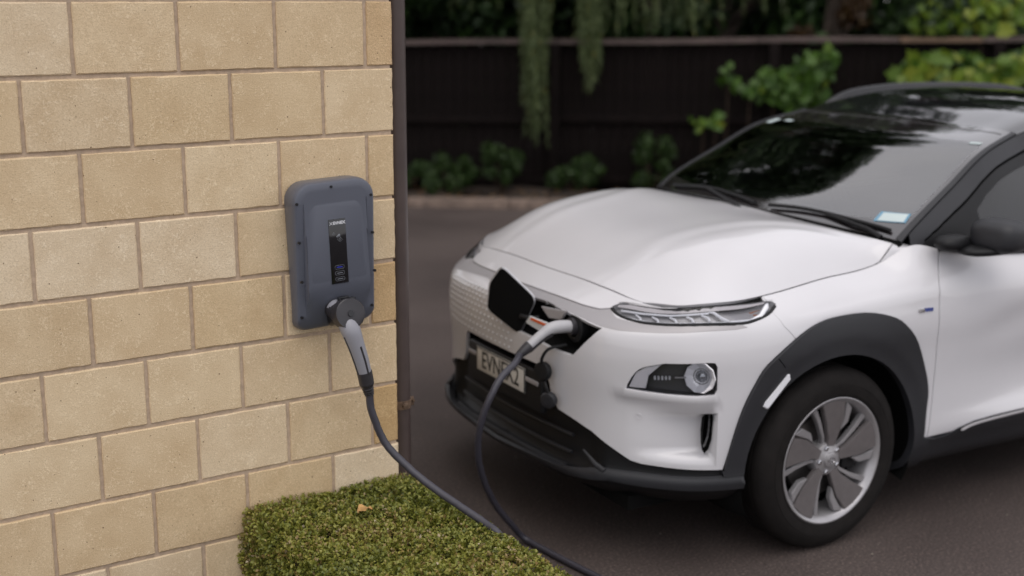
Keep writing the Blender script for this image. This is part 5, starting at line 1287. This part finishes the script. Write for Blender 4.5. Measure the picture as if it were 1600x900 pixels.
for k, (s, q, h, w, lab) in enumerate(bushes):
    t = thing('bush', lab, 'bush', fp(s, q, .06), (0, 0, 0), 'bushes along the foot of the fence'); rg = np.random.default_rng(50+k)
    cs = [(rg.uniform(-w, w)*.85, rg.uniform(-.10, .10), rg.uniform(.25, .95)*h) for _ in range(9)]; rs = [(w*rg.uniform(.2, .55), w*.40, h*rg.uniform(.14, .32)) for _ in range(9)]
    P_, N_, U_, L_ = blob_leaves(rg, 1500, cs, rs, .045); P_[:, 2] = np.abs(P_[:, 2]); leaf_obj('foliage', P_, N_, U_, L_, L_*.5, M_bush, t, rg.random(1500))
    bm = bmesh.new()
    for c_ in cs: sweep_bm(bm, [(0, 0, -.02), (c_[0]*.5, c_[1]*.5, c_[2]*.5), c_], [.006, .005, .002], 5)
    from_bm('stem', bm, M_twig, t)
# ================================================================== climbing vine on the fence at the right
M_vine = leaf_mat('vine_leaf', [(0, (.030, .075, .010)), (.5, (.070, .145, .016)), (.8, (.16, .235, .022)), (1, (.27, .31, .035))], .42, .35)
def vine_leaf_mesh():
    """five-lobed leaf, folded at the midrib"""
    pts = [(0, 0), (.28, -.12), (.50, .10), (.34, .28), (.52, .55), (.25, .58), (0, 1.0), (-.25, .58), (-.52, .55), (-.34, .28), (-.50, .10), (-.28, -.12)]
    V = [(x, y, .10*abs(x) - .06*y*y) for x, y in pts] + [(0, .45, -.02)]; F = [(12, i, (i+1) % 12) for i in range(12)]; return V, F
VL = []
for tone in (.12, .3, .45, .6, .78, .95):
    V, F = vine_leaf_mesh(); me = bpy.data.meshes.new('leaf'); me.from_pydata(V, [], F); me.update(); set_tone(me, [tone]*len(F)); me.materials.append(M_vine); VL.append(me)
def vine(label, spots, n_leaf, tones, size, seed, z0):
    t = thing('climbing_vine', label, 'vine', fp(spots[0][0], .66, 0)); rg = random.Random(seed); base = fp(spots[0][0], .66, 0)
    for (s, z, rs, rz, q) in spots:
        st_ = crom([fp(s+rg.uniform(-.1, .1), .70, .1) - base, fp(s, .68, z*.5) - base, fp(s, q, z) - base], 4); tube('vine_stem', st_, [.006]*(len(st_)-1)+[.002], M_twig, t, 5)
    tot = sum(a[2]*a[3] for a in spots)
    for (s, z, rs, rz, q) in spots:
        for _ in range(max(3, int(n_leaf*rs*rz/tot))):
            a, r = rg.uniform(0, 2*pi), math.sqrt(rg.random()); p = fp(s + rs*r*cos(a), q + rg.uniform(-.10, .06), z + rz*r*sin(a)) - base; sz = size*rg.uniform(.6, 1.25)
            M = Matrix.Translation(p) @ Matrix.Rotation(rg.uniform(-.9, .9) - .65, 4, 'Z') @ Matrix.Rotation(rg.uniform(.7, 1.9), 4, 'X') @ Matrix.Rotation(rg.uniform(0, 6.28), 4, 'Z') @ Matrix.Diagonal((sz, sz, sz, 1))
            o = link('leaf', VL[max(0, min(5, int(rg.gauss(tones, 1.0))))], None, t); o.matrix_local = M
vine('bushy yellow-green vine spilling over the top rail right of the car roof', [(5.05, 1.16, .50, .24, .60), (5.75, 1.15, .40, .28, .58), (4.92, 1.70, .26, .15, .86), (5.35, 1.74, .32, .20, .86), (5.8, 1.74, .30, .18, .96), (6.1, 1.12, .4, .28, .62), (5.1, 1.05, .5, .2, .55)], 300, 4.3, .135, 5, 1.3)
vine('loose green vine climbing the dark fence just above the windscreen', [(3.78, 1.22, .22, .16, .62), (3.45, 1.10, .20, .18, .60), (3.02, 1.18, .10, .08, .62), (3.22, 1.02, .14, .08, .60), (3.7, .95, .25, .12, .58), (3.9, 1.33, .1, .1, .64)], 130, 1.3, .095, 6, 1.2)
vine('small sprig of vine on the fence below the middle of the far pillar', [(2.80, .735, .14, .055, .60), (2.92, .77, .07, .05, .60)], 26, 3.2, .085, 8, .8)
_vs = [o for o in COL.objects if o.name.startswith('climbing_vine')]
for vo, spots_, n_, sd in ((_vs[0], [(5.05, 1.14, .52, .26), (5.8, 1.12, .5, .30), (5.4, 1.0, .6, .25), (6.2, 1.1, .3, .25)], 1500, 91), (_vs[1], [(3.78, 1.18, .20, .16), (3.45, 1.08, .18, .16), (3.7, .95, .22, .12)], 260, 92)):
    rg = np.random.default_rng(sd); k = rg.integers(0, len(spots_), n_); sp_ = np.array(spots_)[k]; a = rg.uniform(0, 2*pi, n_); r = np.sqrt(rg.random(n_))
    s_ = sp_[:, 0] + sp_[:, 2]*r*np.cos(a); z_ = sp_[:, 1] + sp_[:, 3]*r*np.sin(a); q_ = .68 + rg.normal(size=n_)*.035; b_ = vo.location
    C = np.stack([FA.x + FD.x*s_ + FN.x*q_ - b_.x, FA.y + FD.y*s_ + FN.y*q_ - b_.y, z_], 1); N = rdir(rg, n_)*.7 + [-.6, -.6, .4]; N /= np.linalg.norm(N, axis=1, keepdims=True); U = np.cross(N, rdir(rg, n_)); U /= np.linalg.norm(U, axis=1, keepdims=True); L = rg.uniform(.06, .12, n_)
    stuff(leaf_obj('small_leaves', C, N, U, L, L*.75, M_vine, vo, np.clip(rg.normal(size=n_)*.2 + .35, 0, 1)))
# ================================================================== trees behind the fence
M_bark = simple('bark', (.045, .033, .025), .95, noise=.35, nscale=14, bump=1., bscale=30)
M_dk = leaf_mat('dark_tree_leaf', [(0, (.007, .018, .004)), (.6, (.018, .042, .009)), (1, (.040, .082, .016))], .55, .15)
M_wil = leaf_mat('willow_leaf', [(0, (.080, .110, .045)), (.5, (.125, .165, .065)), (.85, (.17, .21, .08)), (1, (.26, .22, .05))], .5, .35)
M_brn = leaf_mat('copper_leaf', [(0, (.030, .014, .006)), (.6, (.060, .030, .010)), (1, (.10, .060, .016))], .5, .2)
M_mid = leaf_mat('green_tree_leaf', [(0, (.016, .035, .008)), (.5, (.034, .066, .014)), (1, (.065, .11, .024))], .5, .25)
def tree(name, label, s, q, h, spread, nblob, nleaf, size, mat, seed, lowest=.25, cat='tree', tr=.14):
    t = thing(name, label, cat, fp(s, q, 0)); rg = np.random.default_rng(seed); rn = random.Random(seed)
    bm = bmesh.new(); top = (rn.uniform(-.2, .2), rn.uniform(-.2, .2), h*.8); sweep_bm(bm, crom([(0, 0, 0), (.05, .02, h*.25), (-.05, .06, h*.5), top], 5), [tr*(1-.75*i/15) for i in range(16)], 10)
    cs, rs = [], []
    for k in range(nblob):
        a = rn.uniform(0, 2*pi); z = h*(lowest + (.97-lowest)*rn.random()); rr = spread*math.sin(pi*min(1, max(.12, (z/h-lowest)/(1.02-lowest)*.85+.15)))**.6*rn.uniform(.35, 1)
        c_ = (rr*cos(a), rr*sin(a), z); cs.append(c_); b = spread*rn.uniform(.22, .38); rs.append((b, b, b*.7))
        sweep_bm(bm, crom([(0, 0, max(.3, z*.62)), (c_[0]*.5, c_[1]*.5, z*.86), c_], 3), [tr*.35, tr*.28, tr*.22, tr*.18, tr*.14, tr*.10, tr*.06], 6)
    from_bm('trunk', bm, M_bark, t)
    P_, N_, U_, L_ = blob_leaves(rg, nleaf, cs, rs, size); tn = rg.random(nleaf)
    leaf_obj('crown', P_, N_, U_, L_, L_*.55, mat, t, tn)
    return t
TREES = [('evergreen_tree', 'very dark evergreen tree hidden behind the house corner, only reflected in the windscreen', -2.2, 2.2, 10.4, 2.8, 60, 24000, .17, M_dk, 20, .10),
         ('evergreen_tree', 'very dark evergreen tree behind the fence at the left, beside the downpipe', .0, 3.2, 11.2, 2.6, 64, 34000, .15, M_dk, 21, .16),
         ('evergreen_tree', 'very dark evergreen tree behind the fence above the long hanging willow strand', 1.5, 3.2, 9.9, 2.4, 60, 34000, .15, M_dk, 22, .16),
         ('evergreen_tree', 'dark evergreen tree behind the willow curtain in the middle of the fence', 3.1, 2.9, 8.0, 2.1, 50, 26000, .15, M_dk, 23, .10),
         ('copper_tree', 'small copper-leaved tree showing over the top rail above the far roof', 4.15, 1.7, 2.5, .50, 14, 2600, .075, M_brn, 24, .45),
         ('evergreen_tree', 'tall dark evergreen tree out of view to the right, mirrored in the car roof', 7.6, 2.6, 6.6, 2.0, 34, 12000, .17, M_dk, 27, .08),
         ('evergreen_tree', 'tallest dark evergreen tree out of view to the right, farthest along the fence', 10.0, 2.4, 7.6, 2.3, 34, 12000, .17, M_dk, 28, .08),
         ('evergreen_tree', 'dark tree behind the fence at the right edge above the yellow-green vine', 5.2, 2.9, 5.4, 1.9, 46, 22000, .13, M_dk, 25, .10)]
for (nm, lab, s, q, h, sp_, nb_, nl_, sz_, mt_, sd_, lo_) in TREES: tree(nm, lab, s, q, h, sp_, nb_, nl_, sz_, mt_, sd_, lo_)
# weeping willow: trunk behind the fence, arching limbs, hanging strands
wil = thing('willow_tree', 'weeping willow behind the fence with long green strands hanging over the top rail', 'willow tree', fp(2.3, 1.9, 0)); wb = fp(2.3, 1.9, 0)
bm = bmesh.new(); rn = random.Random(31); sweep_bm(bm, crom([(0, 0, 0), (.08, 0, 1.2), (0, .05, 2.4), (.1, .1, 4.2)], 5), [.16*(1-.6*i/15) for i in range(16)], 10)
strands = []
def limb(tip, zt):
    tp = Vector(tip); pts = crom([Vector((0, 0, 2.2+rn.uniform(-.4, .8))), tp*.45 + Vector((0, 0, zt+.35)), tp*.85 + Vector((0, 0, zt+.25)), tp + Vector((0, 0, zt))], 5)
    sweep_bm(bm, pts, [.05*(1-.9*i/(len(pts)-1)) + .003 for i in range(len(pts))], 6)
def strand(p, zt, zb): strands.append((p, zt, zb))
for (s, q, zt, zb, n_, rs) in [(1.22, .52, 2.7, .46, 17, .042), (1.17, .55, 2.7, .85, 14, .060), (1.24, .55, 2.7, 1.3, 12, .07), (1.75, .60, 2.7, 1.00, 13, .045), (1.70, .60, 2.7, 1.2, 12, .07), (1.45, .75, 2.7, 1.9, 8, .14),
                          (1.9, .72, 2.8, 1.52, 16, .16), (2.15, .80, 2.8, 1.56, 16, .16), (2.45, .85, 2.8, 1.55, 18, .18), (2.7, .95, 2.8, 1.56, 12, .12), (.6, 1.2, 2.8, 1.75, 10, .25), (3.2, 1.3, 2.9, 1.7, 12, .3)]:
    limb(fp(s, q, 0) - wb, zt)
    for _ in range(n_): strand(fp(s + rn.gauss(0, rs), q + rn.gauss(0, rs*.8), 0), zt + rn.uniform(-.1, .2), zb + abs(rn.gauss(0, .24)))
for _ in range(120):
    a, r_ = rn.uniform(0, 2*pi), 1.9*math.sqrt(rn.random()); p = wb + Vector((r_*cos(a), r_*sin(a), 0)); zt = 5.0 - .35*r_*r_ + rn.uniform(-.2, .2)
    if rn.random() < .25: limb(p - wb, zt)
    strand(p, zt, max(2.1, zt - rn.uniform(.8, 2.4)))
from_bm('trunk', bm, M_bark, wil)
rg = np.random.default_rng(33); Cs, Us, Ns, Ls, Ts = [], [], [], [], []
for p, zt, zb in strands:
    n_ = int((zt-zb)/.012); z = np.linspace(zt, zb, n_); ph = rn.uniform(0, 6); dx = .03*np.sin(z*3+ph); dy = .02*np.cos(z*2.3+ph)
    c_ = np.stack([p.x - wb.x + dx, p.y - wb.y + dy, z], 1); d = rdir(rg, n_); d[:, 2] = -1.1; d /= np.linalg.norm(d, axis=1, keepdims=True)
    nn = np.cross(d, rdir(rg, n_)); nn /= np.linalg.norm(nn, axis=1, keepdims=True); Cs.append(c_ + d*.025); Us.append(d); Ns.append(nn); Ls.append(rg.uniform(.04, .075, n_))
    tn0 = rn.uniform(.1, .7); tt = np.clip(tn0 + rg.normal(size=n_)*.15, 0, .85); Ts.append(np.where(rg.random(n_) < .015, 1., tt))
C, U, N, L, T = map(np.concatenate, (Cs, Us, Ns, Ls, Ts)); stuff(leaf_obj('hanging_foliage', C, N, U, L, L*.20, M_wil, wil, T))

# clipped dark screen of conifers closing the view behind the trees
scr = thing('conifer_hedge', 'tall dark conifer hedge closing the view behind the fence and trees', 'hedge', fp(3, 6.2, 0)); rg = np.random.default_rng(77)
n_ = 26000; sx = rg.uniform(-9, 9, n_); zz = rg.random(n_)*(3.3 + .3*np.sin(sx*1.7) + .2*np.sin(sx*4.1)); dd = rg.normal(size=n_)*.22
C = np.stack([FD.x*sx + FN.x*dd, FD.y*sx + FN.y*dd, zz], 1); N = rdir(rg, n_)*.8 + [-FN.x, -FN.y, .5]; N /= np.linalg.norm(N, axis=1, keepdims=True); U = np.cross(N, rdir(rg, n_)); U /= np.linalg.norm(U, axis=1, keepdims=True)
leaf_obj('foliage', C, N, U, rg.uniform(.16, .30, n_), rg.uniform(.10, .16, n_), M_dk, scr, rg.random(n_))
bm = bmesh.new()
for k in range(19): sweep_bm(bm, [(FD.x*(k-9), FD.y*(k-9), 0), (FD.x*(k-9), FD.y*(k-9), 3)], [.07, .02], 7)
from_bm('trunk', bm, M_bark, scr)
